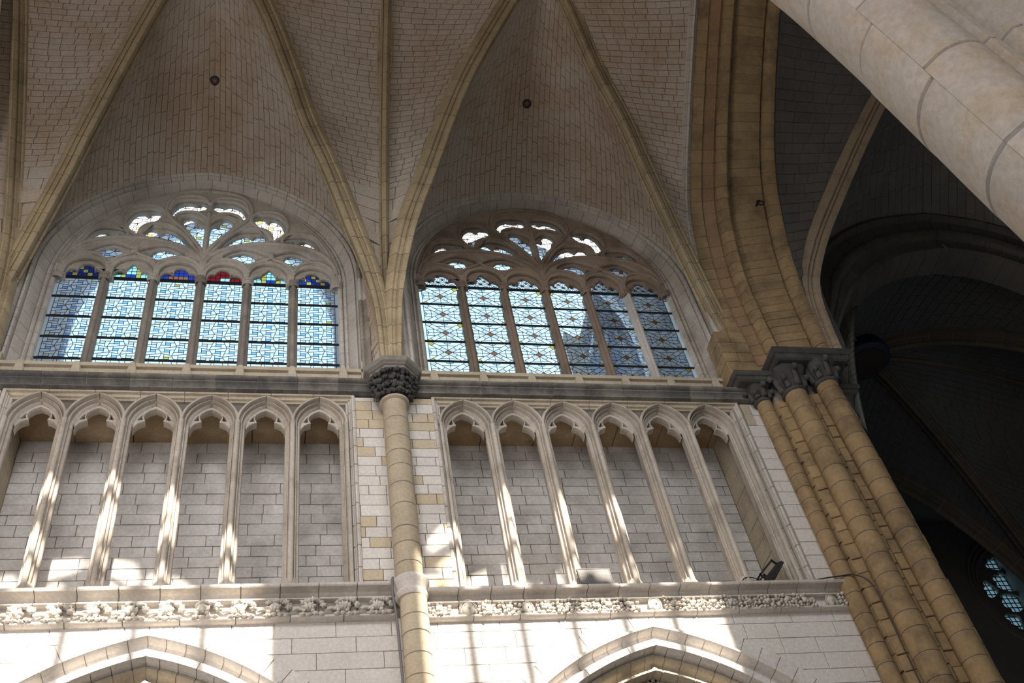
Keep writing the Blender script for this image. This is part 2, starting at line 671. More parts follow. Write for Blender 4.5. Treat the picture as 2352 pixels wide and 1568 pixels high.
def chaikin(P, n=1, closed=True):
    for _ in range(n):
        Q = []
        m = len(P)
        for i in range(m if closed else m - 1):
            p, q = P[i], P[(i + 1) % m]
            Q.append((p[0] * .75 + q[0] * .25, p[1] * .75 + q[1] * .25))
            Q.append((p[0] * .25 + q[0] * .75, p[1] * .25 + q[1] * .75))
        if not closed:
            Q = [P[0]] + Q + [P[-1]]
        P = Q
    return P


def pointed(cx, a, zs, h, n, z0=None):
    """two-centred arch outline left->right, with vertical jambs from z0; (x,z) pairs, n even samples"""
    Rr = (a * a + h * h) / (2 * a)
    e = Rr - a
    L = []
    t0 = 0.0
    t1 = math.atan2(h, e)
    for t in np.linspace(0, t1, 40):
        L.append((-(-e + Rr * math.cos(t)), zs + Rr * math.sin(t)))
    Lp = ([(-a, z0)] if z0 is not None else []) + L
    half = even(np.array(Lp), n // 2 + 1)
    left = [(cx + p[0], p[1]) for p in half]
    right = [(cx - p[0], p[1]) for p in half[::-1]]
    return left + right[1:]

# ================================================================== LARGE STRUCTURE
NAVE_EYE = np.array([8.0, -6.0, 2.0])

# floor, south wall with its clerestory windows (they shape the sunlight), aisle roof
b = MB(); b.box(-14, 30, -24, 16, -12.6, -12.2)
setst(b.obj('floor', PAVE))


SWIN = [(2.87, 3.0, 7.10, 3.05), (10.74, 2.62, 7.15, 2.8)]
hol = []
for cx, a, zs, h in SWIN:
    hol.append(pointed(cx, a, zs, h, 40, 4.0))
sw = curve_plate('wall_south', [[(-14, 0.3), (17, 0.3), (17, 17), (-14, 17)]] + hol, -11.6, 0.30, 0.02, LIGHT, None)
setst(sw)
b = MB(); b.box(-14, 30, -24, -11.9, .3, .7)
setst(b.obj('ceiling', DARKST))            # aisle roof over the camera
b = MB(); b.box(-14, 30, -24.3, -24, -12.2, .7)
setst(b.obj('wall_south', LIGHT))
b = MB(); b.box(-10.6, -10.2, -24, 2, -12.2, 17)
setst(b.obj('wall_west', LIGHT))

# ------------------------------------------------------------------ vault geometry: rib lines
BL, BR = (2.9, -5.0, 15.25), (10.9, -5.0, 15.25)
RIBS = {
    'Ll': [(-.92, -.16, 4.9), (-.67, -.23, 6.73), (-.19, -.74, 8.62), (.25, -1.31, 9.97), (.65, -1.93, 11.1), (1.8, -3.62, 13.67), BL],
    'Lr': [(6.70, -.46, 4.9), (6.62, -.60, 6.51), (6.38, -.82, 7.72), (6.06, -1.09, 8.72), (5.56, -1.64, 10.12), (5.03, -2.23, 11.25), (4.64, -2.85, 12.27), (3.95, -3.83, 13.72), BL],
    'Rl': [(7.08, -.48, 4.9), (7.09, -.54, 5.5), (7.23, -.75, 7.1), (7.58, -1.16, 8.77), (8.11, -1.75, 10.26), (8.58, -2.4, 11.51), (9.15, -3.13, 12.73), (10.17, -4.24, 14.32), BR],
    'Rr': [(14.55, -.20, 4.9), (14.38, -.34, 6.69), (14.1, -.67, 8.21), (13.74, -1.14, 9.41), (13.26, -1.82, 10.81), (12.8, -2.5, 11.98), (12.18, -3.24, 13.1), (11.54, -4.2, 14.35), BR],
}
TYZ = [(-.50, 4.9), (-.46, 6.6), (-.66, 8.35), (-1.45, 10.4), (-2.6, 12.4), (-3.94, 14.2), (-5.0, 15.3)]
RIBS['T'] = [(6.895 + .012 * (z - 5), y, z) for y, z in TYZ]
RIBS['TL'] = [(x, y, z) for x, (y, z) in zip((-.72, -.76, -.86, -1.06, -1.24, -1.40, -1.50), TYZ)]
EDGE_L = [(14.62, -.28, 4.9), (14.55, -.28, 6.0), (14.5, -.36, 8.0), (14.5, -.86, 9.77), (14.5, -1.7, 10.82), (14.5, -3.37, 12.17), (14.5, -5.08, 13.41), (14.5, -6.2, 13.95)]
EDGE_R = [(16.5, -.72, 4.9), (16.5, -.72, 5.6), (16.5, -1.06, 7.87), (16.5, -1.84, 9.84), (16.5, -2.88, 11.18), (16.5, -4.9, 12.8), (16.5, -6.2, 13.45)]

RPROF = [(-.215, .46), (-.215, .23), (-.195, .205), (-.165, .20), (-.145, .225), (-.125, .20), (-.115, .145), (-.085, .135), (-.065, .155), (-.055, .11), (-.075, .06), (-.06, .015), (-.02, -.01), (-.012, -.03), (0, -.032)]
RPROF = RPROF + [(-a, b_) for a, b_ in RPROF[-2::-1]]


def rib_frame(path):
    d = path[-1] - path[0]
    d = np.array([d[0], d[1], 0.0]); d /= np.linalg.norm(d)
    side = np.array([-d[1], d[0], 0.0])
    T = nrm(np.gradient(path, axis=0))
    out = nrm(np.cross(side, T))
    if np.sum(out[:, 2] - out @ d) < 0:
        out = -out
    return side, out


def rib_line(key, n, off=0.0):
    p = resample(RIBS[key], n)
    s, o = rib_frame(p)
    f = np.clip((np.linspace(0, 1, n) - .8) / .2, 0, 1)[:, None]
    o = o * (1 - f) + np.array([0, 0, 1.0]) * f
    return p + o * off


# ------------------------------------------------------------------ vault webs of brick
def web(A, B, eye, ncourse, blen, limit, bulge, mat=None, seed=1, label=None, name='ceiling', mortar=None, big_below=None, ridge=False):
    rr = random.Random(seed)
    mat = mat or BRICK
    nf = 96
    A = even(A, nf + 1)
    B = even(B, nf + 1)
    M = (A + B) / 2
    dS = np.gradient(M, axis=0)
    Nn = nrm(np.cross(dS, B - A))
    if np.sum(Nn * (np.asarray(eye) - M)) > 0:
        Nn = -Nn                       # away from the nave
    if ridge:
        f = np.clip((np.linspace(0, 1, nf + 1) - .75) / .25, 0, 1)
        Nn[:, 0] *= 1 - f
        Nn = nrm(Nn)
    Wd = np.linalg.norm(B - A, axis=1)

    def S(s, t, off=0.0):
        x = min(max(s * nf, 0), nf - 1e-6)
        i = int(x); f = x - i
        a = A[i] * (1 - f) + A[i + 1] * f
        c = B[i] * (1 - f) + B[i + 1] * f
        n = Nn[i] * (1 - f) + Nn[i + 1] * f
        w = Wd[i] * (1 - f) + Wd[i + 1] * f
        return a * (1 - t) + c * t + n * (bulge * w * 4 * t * (1 - t) + off)
    # backing of mortar
    ns, ntt = 60, 12
    V = [S(i / ns, j / ntt, .022) for i in range(ns + 1) for j in range(ntt + 1)]
    F = [(i * (ntt + 1) + j, i * (ntt + 1) + j + 1, (i + 1) * (ntt + 1) + j + 1, (i + 1) * (ntt + 1) + j) for i in range(ns) for j in range(ntt)]
    base = mesh(name, V, F, mortar or MORT, None, True)
    setst(base, label)
    Lmid = plen(M)
    items = []
    s = 0.0
    while s < 1 - 1e-6:
        zc = S(s, .5)[2]
        ch = Lmid / ncourse
        bl = blen
        if big_below and zc < big_below:
            ch *= 2.1; bl *= 2.2
        s1 = min(1.0, s + ch / Lmid)
        if 1 - s1 < .3 / ncourse:
            s1 = 1.0
        w = np.linalg.norm(S((s + s1) / 2, 1) - S((s + s1) / 2, 0))
        if w > .12:
            nb = max(1, int(round(w / bl)))
            cuts = [0.0]
            o = .5 * rr.random()
            for k in range(nb):
                c = (k + o + .25 * (rr.random() - .5)) / nb
                if .25 / nb < c - cuts[-1] and c < 1 - .2 / nb:
                    cuts.append(c)
            cuts.append(1.0)
            for t0, t1 in zip(cuts[:-1], cuts[1:]):
                P = np.array([S(s, t0), S(s, t1), S(s1, t1), S(s1, t0)])
                vis = inframe(P.mean(0), 60)
                d = np.linalg.norm(P.mean(0) - CP)
                items.append((0 if vis else 1, d, P, (t0 + t1) / 2, s))
        s = s1
    items.sort(key=lambda t: (t[0], t[1]))
    rest = MB()
    k = 0
    # spread the parts over the visible web, largest first
    for vis, d, P, t, s in items:
        n = nrm(np.cross(P[1] - P[0], P[3] - P[0]))
        if np.dot(n, np.asarray(eye) - P[0]) < 0:
            n = -n
        g = .005
        Q = []
        for i in range(4):
            e1 = P[(i + 1) % 4] - P[i]; e2 = P[(i - 1) % 4] - P[i]
            Q.append(P[i] + g * nrm(e1) + g * nrm(e2))
        Q = np.array(Q)
        c = Q.mean(0)
        lift = .004 * (rr.random() - .5)
        fr = c + (Q - c) * .975 + n * (lift + .004)
        V = list(Q - n * .03) + list(Q + n * (lift - .002)) + list(fr)
        F = [(8, 9, 10, 11)]
        for i in range(4):
            j = (i + 1) % 4
            F += [(i, j, 4 + j, 4 + i), (4 + i, 4 + j, 8 + j, 8 + i)]
        if vis == 0 and k < limit:
            mesh('brick', V, F, mat, base)
            k += 1
        else:
            rest.add([tuple(v) for v in V], F)
    if rest.V:
        o = rest.obj('further_bricks', mat, base)
        o['kind'] = 'stuff'
    return base, S


EYE_L, EYE_R = np.array([2.9, -6.0, 6.0]), np.array([10.9, -6.0, 6.0])


def hood_path(cx, a, zs, h, y, z0, n, half):
    P = pointed(cx, a, zs, h, n, z0)
    m = len(P) // 2
    P = P[:m + 1] if half == 'l' else P[m:][::-1]
    return np.array([(p[0], y, p[1]) for p in P])


HOODL = (2.98, 3.50, 8.33, 3.93)
HOODR = (10.86, 3.60, 8.50, 3.74)
nbk = 290
web(rib_line('T', 97, .2), rib_line('Lr', 97, .2), EYE_L, 80, .29, nbk, .05, seed=1, big_below=10.0, label='brick web beside the middle rib, left bay')
web(rib_line('TL', 97, .2), rib_line('Ll', 97, .2), EYE_L, 80, .29, nbk, .05, seed=2, big_below=10.0, label='brick web at the far left edge')
web(rib_line('T', 97, .2), rib_line('Rl', 97, .2), EYE_R, 80, .29, nbk, .05, seed=3, big_below=10.0, label='brick web between the middle rib and right bay')
web(resample(EDGE_L, 97), rib_line('Rr', 97, .2), EYE_R, 76, .30, nbk, .05, seed=4, big_below=8.0, label='brick web beside the great arch')
_, SL1 = web(hood_path(*HOODL, .06, 4.9, 200, 'l'), rib_line('Ll', 97, .2), EYE_L, 64, .46, 150, .075, seed=5, label='left half of the web over the left window', ridge=True)
web(hood_path(*HOODL, .06, 4.9, 200, 'r'), rib_line('Lr', 97, .2), EYE_L, 64, .46, 150, .075, seed=6, label='right half of the web over the left window', ridge=True)
_, SR1 = web(hood_path(*HOODR, .06, 4.9, 200, 'l'), rib_line('Rl', 97, .2), EYE_R, 64, .46, 150, .075, seed=7, label='left half of the web over the right window', ridge=True)
web(hood_path(*HOODR, .06, 4.9, 200, 'r'), rib_line('Rr', 97, .2), EYE_R, 64, .46, 150, .075, seed=8, label='right half of the web over the right window', ridge=True)
b = MB(); b.box(-14, 34, -11.9, 1.4, 17.6, 18.0); b.box(15.5, 34, 1.4, 16, 17.6, 18.0); b.box(33.6, 34, -24, 16, -12.2, 18)  # unseen roof slabs and side wall, added to shut out stray sky light
setst(b.obj('ceiling', DARKST))
RIBS['LX'] = [(-1.70 - x, y, z) for x, y, z in RIBS['Ll']]
web(rib_line('TL', 97, .2), rib_line('LX', 97, .2), np.array([-5, -6, 6]), 76, .30, 60, .05, seed=9, big_below=10.0, label='brick web left of the leftmost rib')
# southern half of the vault, beyond the top of the picture
b = MB()
b.add([(-12, -5, 15.6), (16.4, -5, 15.6), (16.4, -11.5, 11.5), (-12, -11.5, 11.5)], [(0, 1, 2, 3)])
b.add([(-1.5, .3, 4.9), (-12, .3, 4.9), (-12, .3, 16), (-12, -5.2, 16), (-1.5, -5.2, 15.4), (-1.5, -.5, 9)], [(0, 1, 2, 5), (5, 2, 3, 4)])
setst(b.obj('ceiling', BRICK))

# ------------------------------------------------------------------ wall stones
XL0, XL1 = -0.02, 6.02          # left arcade
XR0, XR1 = 7.82, 14.02          # right arcade
FRN = lambda y: ((0, y, 0), (1, 0, 0), (0, 0, 1), (0, -1, 0))

# mass behind everything (one shell each), stones laid in front of it
wn = struct('wall_north', (7, 0, 0), 'north wall of the bays')
b = MB()
b.box(XL1 + .05, XR0 - .05, .04, 1.6, -.9, 4.4)
b.box(XR1 + .05, 15.0, .04, 1.6, -.9, 4.4)
b.box(-9, XL0 - .05, .04, 1.6, -.9, 4.4)
b.box(-9, 15.0, .30, 1.6, 4.40, 5.0)
b.box(-9, 15.0, 1.30, 1.7, -.9, 4.4)
b.box(-9, 15.0, .04, 1.6, -.9, -.36)
b.obj('mortar_bed', MORTL, wn)

# triforium back walls
for q, (x0, x1, lab) in enumerate(((XL0, XL1, 'back wall behind the left arcade'), (XR0, XR1, 'back wall behind the right arcade'))):
    w = struct('wall_north', ((x0 + x1) / 2, 1.25, 2), lab)
    lay(courses(x0, x1, -.2, 4.32, .245, .38, .85, 11 + q), FRN(1.26), w, BACKW, gap=.012, jit=.012)
    # reveals at both ends
    for xs, U, nx in ((x0, (0, 1, 0), 1), (x1, (0, 1, 0), -1)):
        wr = struct('wall_north', (xs, .7, 2), 'side reveal of the passage')
        pol = courses(.32, 1.26, -.2, 4.32, .40, .5, .95, 21 + q)
        lay(pol, ((xs, 0, 0), (0, 1, 0), (0, 0, 1), (nx, 0, 0)), wr, BUFF, gap=.010, jit=.006)
    wc = struct('ceiling', ((x0 + x1) / 2, .8, 4.3), 'brown slab ceiling of the passage')
    slabs = []
    x = x0
    while x < x1 - .1:
        l = .85 + .5 * R.random()
        slabs.append([(x, .34), (min(x + l, x1), .34), (min(x + l, x1), 1.27), (x, 1.27)])
        x += l
    lay(slabs, ((0, 0, 4.30), (1, 0, 0), (0, 1, 0), (0, 0, -1)), wc, SOFF, name='slab', gap=.014, jit=.02, depth=.12)

# pier strips beside the columns (white blocks patched with ochre ones)
def patch_mat(seed, p_o):
    rr = random.Random(seed)

    def f(p):
        return OCHRE2 if rr.random() < p_o else WHITE
    return f


OCHRE2 = stone('patch_sandstone', (0.54, 0.44, 0.30), (0.50, 0.44, 0.35), (0.42, 0.35, 0.26), 0.4, 1.2)
ws = struct('wall_north', (6.9, 0, 2), 'white and ochre blocks beside the middle column')
pl = courses(6.17, 6.92, -.2, 4.36, .235, .30, .62, 31)
pr_ = courses(6.92, 7.68, -.2, 4.36, .235, .30, .62, 32)
lay(pl, FRN(.0), ws, patch_mat(5, .24), gap=.010, jit=.006)
lay(pr_, FRN(.0), ws, patch_mat(9, .28), gap=.010, jit=.006)
ws = struct('wall_north', (14.4, 0, 2), 'white blocks between the right arcade and the pier')
lay(courses(14.24, 14.86, -.2, 3.75, .30, .40, .8, 33), FRN(.0), ws, WHITE, gap=.010, jit=.006)
lay([[(14.24, 3.75), (14.44, 3.75), (14.44, 4.38), (14.24, 4.38)]], FRN(-.01), ws, BUFF, gap=.01)
lay(courses(14.44, 14.86, 3.75, 4.38, .3, .5, .6, 35), FRN(.0), ws, WHITE, gap=.010)
ws = struct('wall_north', (-.6, 0, 2), 'blocks left of the left arcade')
lay(courses(-1.6, -.19, -.2, 4.38, .24, .35, .7, 34), FRN(.0), ws, patch_mat(4, .25), gap=.010, jit=.006)
# clerestory piers either side of the windows
for x0, x1, lab in ((-1.7, -.53, 'pier left of the left window'), (6.47, 7.28, 'pier between the windows'), (14.42, 14.95, 'pier right of the right window')):
    ws = struct('wall_north', ((x0 + x1) / 2, .1, 7), lab)
    lay(courses(x0, x1, 4.75, 9.6, .42, .5, .9, int(x1 * 10) + 50), FRN(.10), ws, LIGHT, gap=.008, jit=.004)
    b = MB(); b.box(x0 + .04, x1 - .04, .13, .8, 4.6, 11)
    b.obj('mortar_bed', MORTL, ws)

# lower wall round the two great arcade arches
LA = [(2.93, -.92), (10.88, -1.02)]


def larch(u, w=0.0):
    u = min(abs(u), 3.3 + w)
    Rr = 5 + w
    return -4.877 + math.sqrt(max(Rr * Rr - (u + 1.1) ** 2, 0.0))


def larch_path(cx, za, n):
    L = [(cx - 3.3, -7.5), (cx - 3.3, -5)] + [(cx + u, za + larch(u)) for u in np.linspace(-3.3, 3.3, 81)] + [(cx + 3.3, -5), (cx + 3.3, -7.5)]
    P = even(np.array(L), n)
    # keep the apex exact
    i = np.argmin(abs(P[:, 0] - cx))
    P[i] = (cx, za + larch(0))
    return np.array([(p[0], 0.0, p[1]) for p in P])


wl = struct('wall_north', (7, 0, -2), 'white wall above the two pointed arches')
pol = []
for (u0, u1, seed, top) in ((-3.0, 6.82, 41, -.72), (7.0, 14.86, 42, -.80)):
    for p in courses(u0, u1, -4.2, top, .285, .55, 1.15, seed):
        cx, za = LA[0] if p[0][0] < 6.9 else LA[1]
        parts = []
        if p[0][0] < cx < p[1][0]:
            parts = [clip(p, 1, 0, cx), clip(p, -1, 0, -cx)]
        else:
            parts = [p]
        for s_ in parts:
            if len(s_) < 3:
                continue
            xa = min(t[0] for t in s_); xb = max(t[0] for t in s_)
            zlo = min(t[1] for t in s_); zhi = max(t[1] for t in s_)
            w = .22
            if max(abs(xa - cx), abs(xb - cx)) <= 3.3 + w or min(abs(xa - cx), abs(xb - cx)) < 3.3 + w:
                xa2 = max(min(xa, cx + 3.3 + w), cx - 3.3 - w); xb2 = max(min(xb, cx + 3.3 + w), cx - 3.3 - w)
                fa, fb = za + larch(xa2 - cx, w), za + larch(xb2 - cx, w)
                if abs(xb2 - xa2) < 1e-3:
                    continue
                sl = (fb - fa) / (xb2 - xa2)
                # keep z >= fa + sl*(x-xa2)
                s_ = clip(s_, sl, -1, -(fa - sl * xa2))
                if zhi < min(fa, fb) - .5 and abs((xa + xb) / 2 - cx) < 3.3:
                    continue
            if len(s_) >= 3:
                pol.append(s_)
lay(pol, FRN(.0), wl, WHITE, gap=.009, jit=.005)
bm = MB()
for cx, za in LA:
    for sg in (-1, 1):
        xs = np.linspace(0, 3.5, 24)
        for a_, c_ in zip(xs[:-1], xs[1:]):
            za1, zc1 = za + larch(a_, .3) , za + larch(c_, .3)
            x0, x1 = cx + sg * a_, cx + sg * c_
            q = [(x0, .03, za1), (x1, .03, zc1), (x1, .03, -.3), (x0, .03, -.3)]
            bm.add(q, [(0, 1, 2, 3) if sg > 0 else (3, 2, 1, 0)])
bm.box(6.3, 7.5, .03, 1.6, -12.2, -.4)
bm.box(14.3, 15.2, .03, 1.6, -12.2, -.4)
bm.box(-1.6, -.5, .03, 1.6, -12.2, -.4)
bm.obj('mortar_bed', MORTL, wl)
b = MB(); b.box(-9, 15, 1.7, 8, -1.0, -.7)
setst(b.obj('ceiling', DARKST))
b = MB(); b.box(-9, 15.2, 8, 8.3, -12.2, -.7)
setst(b.obj('wall_north', DARKST))

# ================================================================== LOWER ARCADE ARCHES
AP = [(.30, .03), (.30, -.014), (.02, -.014), (.0, -.05), (-.02, -.10), (-.07, -.11), (-.085, -.08), (-.085, .02), (-.11, .08), (-.17, .10), (-.215, .06), (-.225, .0), (-.24, -.01),
      (-.345, -.01), (-.36, .01), (-.37, .24), (-.385, .20), (-.43, .18), (-.465, .22), (-.47, .31), (-.50, .37), (-.55, .37), (-.57, .31), (-.615, .29),
      (-.635, .33), (-.635, .56), (-.655, .52), (-.705, .52), (-.725, .56), (-.73, .66), (-.90, .66), (-.91, .70), (-.91, 1.5)]
for q, (cx, za) in enumerate(LA):
    t = thing('arcade_arch', ('pointed moulded arch under the %s' % ('vine frieze left of the column', 'frieze with carved faces')[q]),
              'arch', (cx, 0, -5.0), 'pointed arches of the lower arcade')
    P = larch_path(cx, za, 163)
    T = nrm(np.gradient(P, axis=0))
    outv = np.column_stack([-T[:, 2], np.zeros(len(T)), T[:, 0]])
    prof = [(a_, b_) for a_, b_ in AP]
    G = sweep_grid(P, prof, outv, (0, 1, 0))
    cuts = [(0, 3, WHITE, 54), (2, 16, WHITE, 54), (15, 26, BUFF, 54), (25, 33, BUFF, 54)]
    for j0, j1, m_, ns in cuts:
        loft_stones(G[j0:j1], ns, m_, t, 'voussoir', (cx, -8, -9), depth=.014, gap=.008, coremat=MORTL)

# ================================================================== TRIFORIUM ARCADES
HALFCOL = [(0, -.055), (.03, -.047), (.046, -.022), (.042, .005), (.028, .022), (.032, .045), (.052, .06), (.062, .035), (.078, .035), (.085, .06), (.082, .085), (.078, .11), (.095, .125), (.125, .115), (.138, .14), (.132, .17), (.105, .185), (.095, .21), (.095, .36)]


def col_poly(x, y0=0.0):
    r_ = [(x + a_, y0 + b_) for a_, b_ in HALFCOL]
    l_ = [(x - a_, y0 + b_) for a_, b_ in HALFCOL[1:]][::-1]
    return (r_ + l_)


ARP = [(.0, .16), (.0, .02), (-.003, -.02), (-.018, -.048), (-.035, -.055), (-.055, -.047), (-.066, -.02), (-.060, .02), (-.062, .06), (-.080, .075), (-.092, .05), (-.108, .05),
       (-.115, .075), (-.110, .11), (-.118, .145), (-.145, .135), (-.165, .15), (-.175, .18), (-.19, .19), (-.19, .37)]


def arcade(xs, s, zb, lab, frame, side):
    t = thing('triforium_arcade', lab, 'arcade', (xs + 3 * s, 0, zb), 'blind arcades over the friezes')
    zs = 3.65
    for i in range(1, 6):
        x = xs + i * s
        c = prism_z(col_poly(x), zb, zs + .02, ARCST, 'colonnette', t)
        b_ = rings_obj([circ(x, .12, zb, .21, 8, .39), circ(x, .12, zb + .10, .19, 8, .39), circ(x, .10, zb + .30, .10, 8, .39), circ(x, .10, zb + .34, .06, 8, .39)],
                       'base', ARCST, c, smooth=False)
    # half colonnettes against the jambs
    for x, sg in ((xs, 1), (xs + 6 * s, -1)):
        poly = [(x + sg * a_, b_) for a_, b_ in HALFCOL]
        poly = poly + [(x - sg * .02, .36), (x - sg * .02, -.05)]
        if sg < 0:
            poly = poly[::-1]
        prism_z(poly, zb, zs + .02, ARCST, 'jamb_colonnette', t)
    for i in range(6):
        cx = xs + (i + .5) * s
        grid = []
        for w, y in ARP:
            P = pointed(cx, .535 * s + w, zs, .67 + .55 * w, 60, None)
            grid.append([(p[0], y, p[1]) for p in P])
        st = loft_stones(np.array(grid), 2, ARCST, t, 'arch_half', (cx, -9, -6), depth=.012, gap=.008, core='arch_bed')
        # cusped plate with pierced eyes
        a = .36 * s
        outer = pointed(cx, a, zs - .02, .58, 24, zs - .10)
        tre = [(.36, -.10), (.335, .02), (.28, .10), (.20, .15), (.165, .155), (.16, .18), (.19, .24), (.20, .29), (.18, .36), (.10, .44), (0, .49)]
        tre = [(cx + u * s, zs + v) for u, v in tre] + [(cx - u * s, zs + v) for u, v in tre[-2::-1]]
        eye = [(.275, .18), (.205, .20), (.225, .27), (.218, .33), (.26, .27), (.30, .19)]
        e1 = [(cx + u * s, zs + v) for u, v in eye]
        e2 = [(cx - u * s, zs + v) for u, v in eye]
        curve_plate('cusped_head', [outer + tre, e1, e2], .27, .085, .012, ARCST, t)
    # recessed spandrel panel behind the arches
    x0, x1 = xs, xs + 6 * s
    sp = []
    for i in range(6):
        cx = xs + (i + .5) * s
        P = pointed(cx, .50 * s, zs, .62, 20, None)
        sp += [(p[0], p[1]) for p in P]
    top = [(x1, 4.40), (x0, 4.40)]
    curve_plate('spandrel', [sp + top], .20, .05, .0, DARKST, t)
    # rectangular label mould: top rail and two uprights
    fx0, fx1 = frame
    lp = [(0, .02), (.0, -.015), (.035, -.03), (.06, -.02), (.07, .03), (.10, .05), (.12, .05), (.14, .09), (.17, .10), (.18, .16)]

    def rail(path, inward):
        P = even(np.array(path), 41)
        return np.array([P + np.array(inward) * a_ + np.array([0, b_, 0]) for a_, b_ in lp])
    loft_stones(rail([(fx0, 0, 4.42), (fx1, 0, 4.42)], (0, 0, -1)), 8, BUFF, t, 'label_rail', (3, -12, -8), depth=.01, gap=.008)
    loft_stones(rail([(fx0, 0, zb), (fx0, 0, 4.42)], (1, 0, 0)), 10, LIGHT, t, 'label_upright', (8, -12, 2), depth=.01, gap=.012)
    loft_stones(rail([(fx1, 0, zb), (fx1, 0, 4.42)], (-1, 0, 0)), 10, LIGHT, t, 'label_upright', (3, -12, 2), depth=.01, gap=.012)
    return t


arcade(0.0, 1.0, -.18, 'six arched blind arcade left of the round column', (-.17, 6.17), 'l')
arcade(7.79, 1.025, -.32, 'six arched blind arcade between the round column and the ochre pier', (7.67, 14.20), 'r')

# ================================================================== STRING COURSE AND FRIEZES
SCP = [(.12, 4.78), (-.12, 4.74), (-.19, 4.71), (-.225, 4.67), (-.225, 4.63), (-.20, 4.605), (-.15, 4.60), (-.135, 4.585), (-.165, 4.575), (-.165, 4.55), (-.11, 4.53), (-.075, 4.48), (-.085, 4.445), (-.115, 4.435), (-.115, 4.41), (-.03, 4.40), (.02, 4.40)]


def rail_thing(name, lab, cat, x0, x1, prof, n, mat, piece, grp=None, slope=0.0, t=None):
    t = t or thing(name, lab, cat, ((x0 + x1) / 2, 0, prof[0][1]), grp)
    xs = np.linspace(x0, x1, n * 4 + 1)
    G = np.array([[(x, y, z + slope * (x - x0)) for x in xs] for y, z in prof])
    loft_stones(G, n, mat, t, piece, ((x0 + x1) / 2, -12, -9), depth=.014, gap=.010, jit=.008)
    return t


def soot_mix(seed, p):
    rr = random.Random(seed)
    return lambda k: SOOT if rr.random() < p else SOOTL


rail_thing('string_course', 'blackened moulded stone string course under the left window', 'moulding', -2.6, 6.62, SCP, 12, soot_mix(1, .5), 'moulding_stone', 'string courses under the windows')
rail_thing('string_course', 'grey to black moulded string course under the right window', 'moulding', 7.22, 14.62, SCP, 10, soot_mix(2, .45), 'moulding_stone', 'string courses under the windows')


def ledge(lab, x0, x1, dz, n, bot):
    pf = [(.16, -.18), (-.235, -.18), (-.25, -.19), (-.25, -.232), (-.235, -.25), (-.15, -.254), (-.085, -.27), (-.06, -.31), (-.06, -.355), (-.075, -.378), (-.125, -.386), (-.13, -.412), (-.09, -.425), (-.02, -.43)]
    t = rail_thing('frieze_cornice', lab, 'cornice', x0, x1, [(y, z + dz) for y, z in pf], n, LIGHT, 'ledge_stone', 'carved friezes under the arcades')
    zt = -.43 + dz
    rail_thing('', '', '', x0, x1, [(-.03, zt + .01), (-.03, bot + .03)], n, WHITE, 'frieze_back_stone', t=t)
    rail_thing('', '', '', x0, x1, [(-.02, bot + .045), (-.08, bot + .03), (-.115, bot + .005), (-.115, bot - .025), (-.09, bot - .05), (-.04, bot - .062), (.01, bot - .065)], max(4, n - 4), LIGHT, 'lower_moulding_stone', t=t)
    return t


fl = ledge('left cornice with a vine frieze of separate leaf bunches', -2.4, 6.66, 0.0, 15, -.71)
fr = ledge('right cornice with a dense leaf frieze and small carved faces', 7.14, 14.82, -.13, 14, -.77)


def leaf_bunch(cx, zc, w, h, seed, parent, vine=True):
    r = random.Random(seed)
    m = MB()
    # big curling leaf, smaller curled lobes above right, two bosses at the foot
    for k, ang in enumerate((-.95, -.5, -.1, .3, .75)):
        L_ = h * (.30 + .05 * r.random())
        m.add(*lump((cx - .03 + math.sin(ang) * L_ * .75, -.085 - .05 * math.cos(ang), zc - h * .18 + math.cos(ang) * L_ * .7), w * .085, .06, L_ * .75, r, 3, .22, 10, 7, Matrix.Rotation(ang, 3, 'Y')))
    for sx in (-.09, .05):
        m.add(*lump((cx - .03 + sx, -.135, zc - h * .20), .036, .03, .036, r, 2, .1, 9, 6))
    for k in range(9):
        a = -0.2 + k * .33 + r.random() * .2
        m.add(*lump((cx + w * .36 * math.cos(a) + .02, -.10 - .05 * r.random(), zc + h * .30 * math.sin(a) + .03), w * (.09 + .05 * r.random()), .05, h * (.10 + .05 * r.random()), r, 5, .35, 10, 5))
    for sx in (-.30, -.10, .12, .33):
        m.add(*lump((cx + sx * w, -.11, zc - h * (.36 + .05 * r.random())), w * .13, .055, h * .11, r, 5, .3, 10, 5))
    o = m.obj('carved_leaf', CARVE, parent, True)
    if vine:
        P = [(cx - w * .62 + w * .4 * u, -.085 - .02 * math.sin(9 * u), zc - .03 + .03 * math.sin(3 * u)) for u in np.linspace(0, 1, 12)]
        V, F = tube(P, [.028 + .006 * (i % 2) for i in range(12)], 7)
        mesh('vine_stem', V, F, CARVE, parent, True)


x = -.55
k = 0
while x < 6.5:
    leaf_bunch(x, -.57, .46, .32, 100 + k, fl, True)
    x += .535
    k += 1


def leaf_panel(cx, zc, w, h, seed, parent):
    r = random.Random(seed)
    m = MB()
    for k in range(22):
        u = ((k % 6) / 5 - .5) * w * .88 + .03 * (r.random() - .5)
        v = ((k // 6) / 3 - .45) * h * .85 + .03 * (r.random() - .5)
        q = .026 + .014 * r.random()
        m.add(*lump((cx + u, -.085 - .05 * r.random(), zc + v), q, .042, q * .95, r, 4, .28, 9, 5))
    m.add(*lump((cx, -.125, zc + .015), .06, .05, .05, r, 5, .22, 12, 6))
    for s_ in (-1, 1):
        V, F = tube([(cx + s_ * w * .1, -.07, zc - h * .48), (cx + s_ * w * .2, -.10, zc - h * .2), (cx + s_ * w * .25, -.10, zc + h * .1)], [.018, .02, .014], 6)
        m.add(V, F)
    m.obj('carved_leaf', CARVE, parent, True)


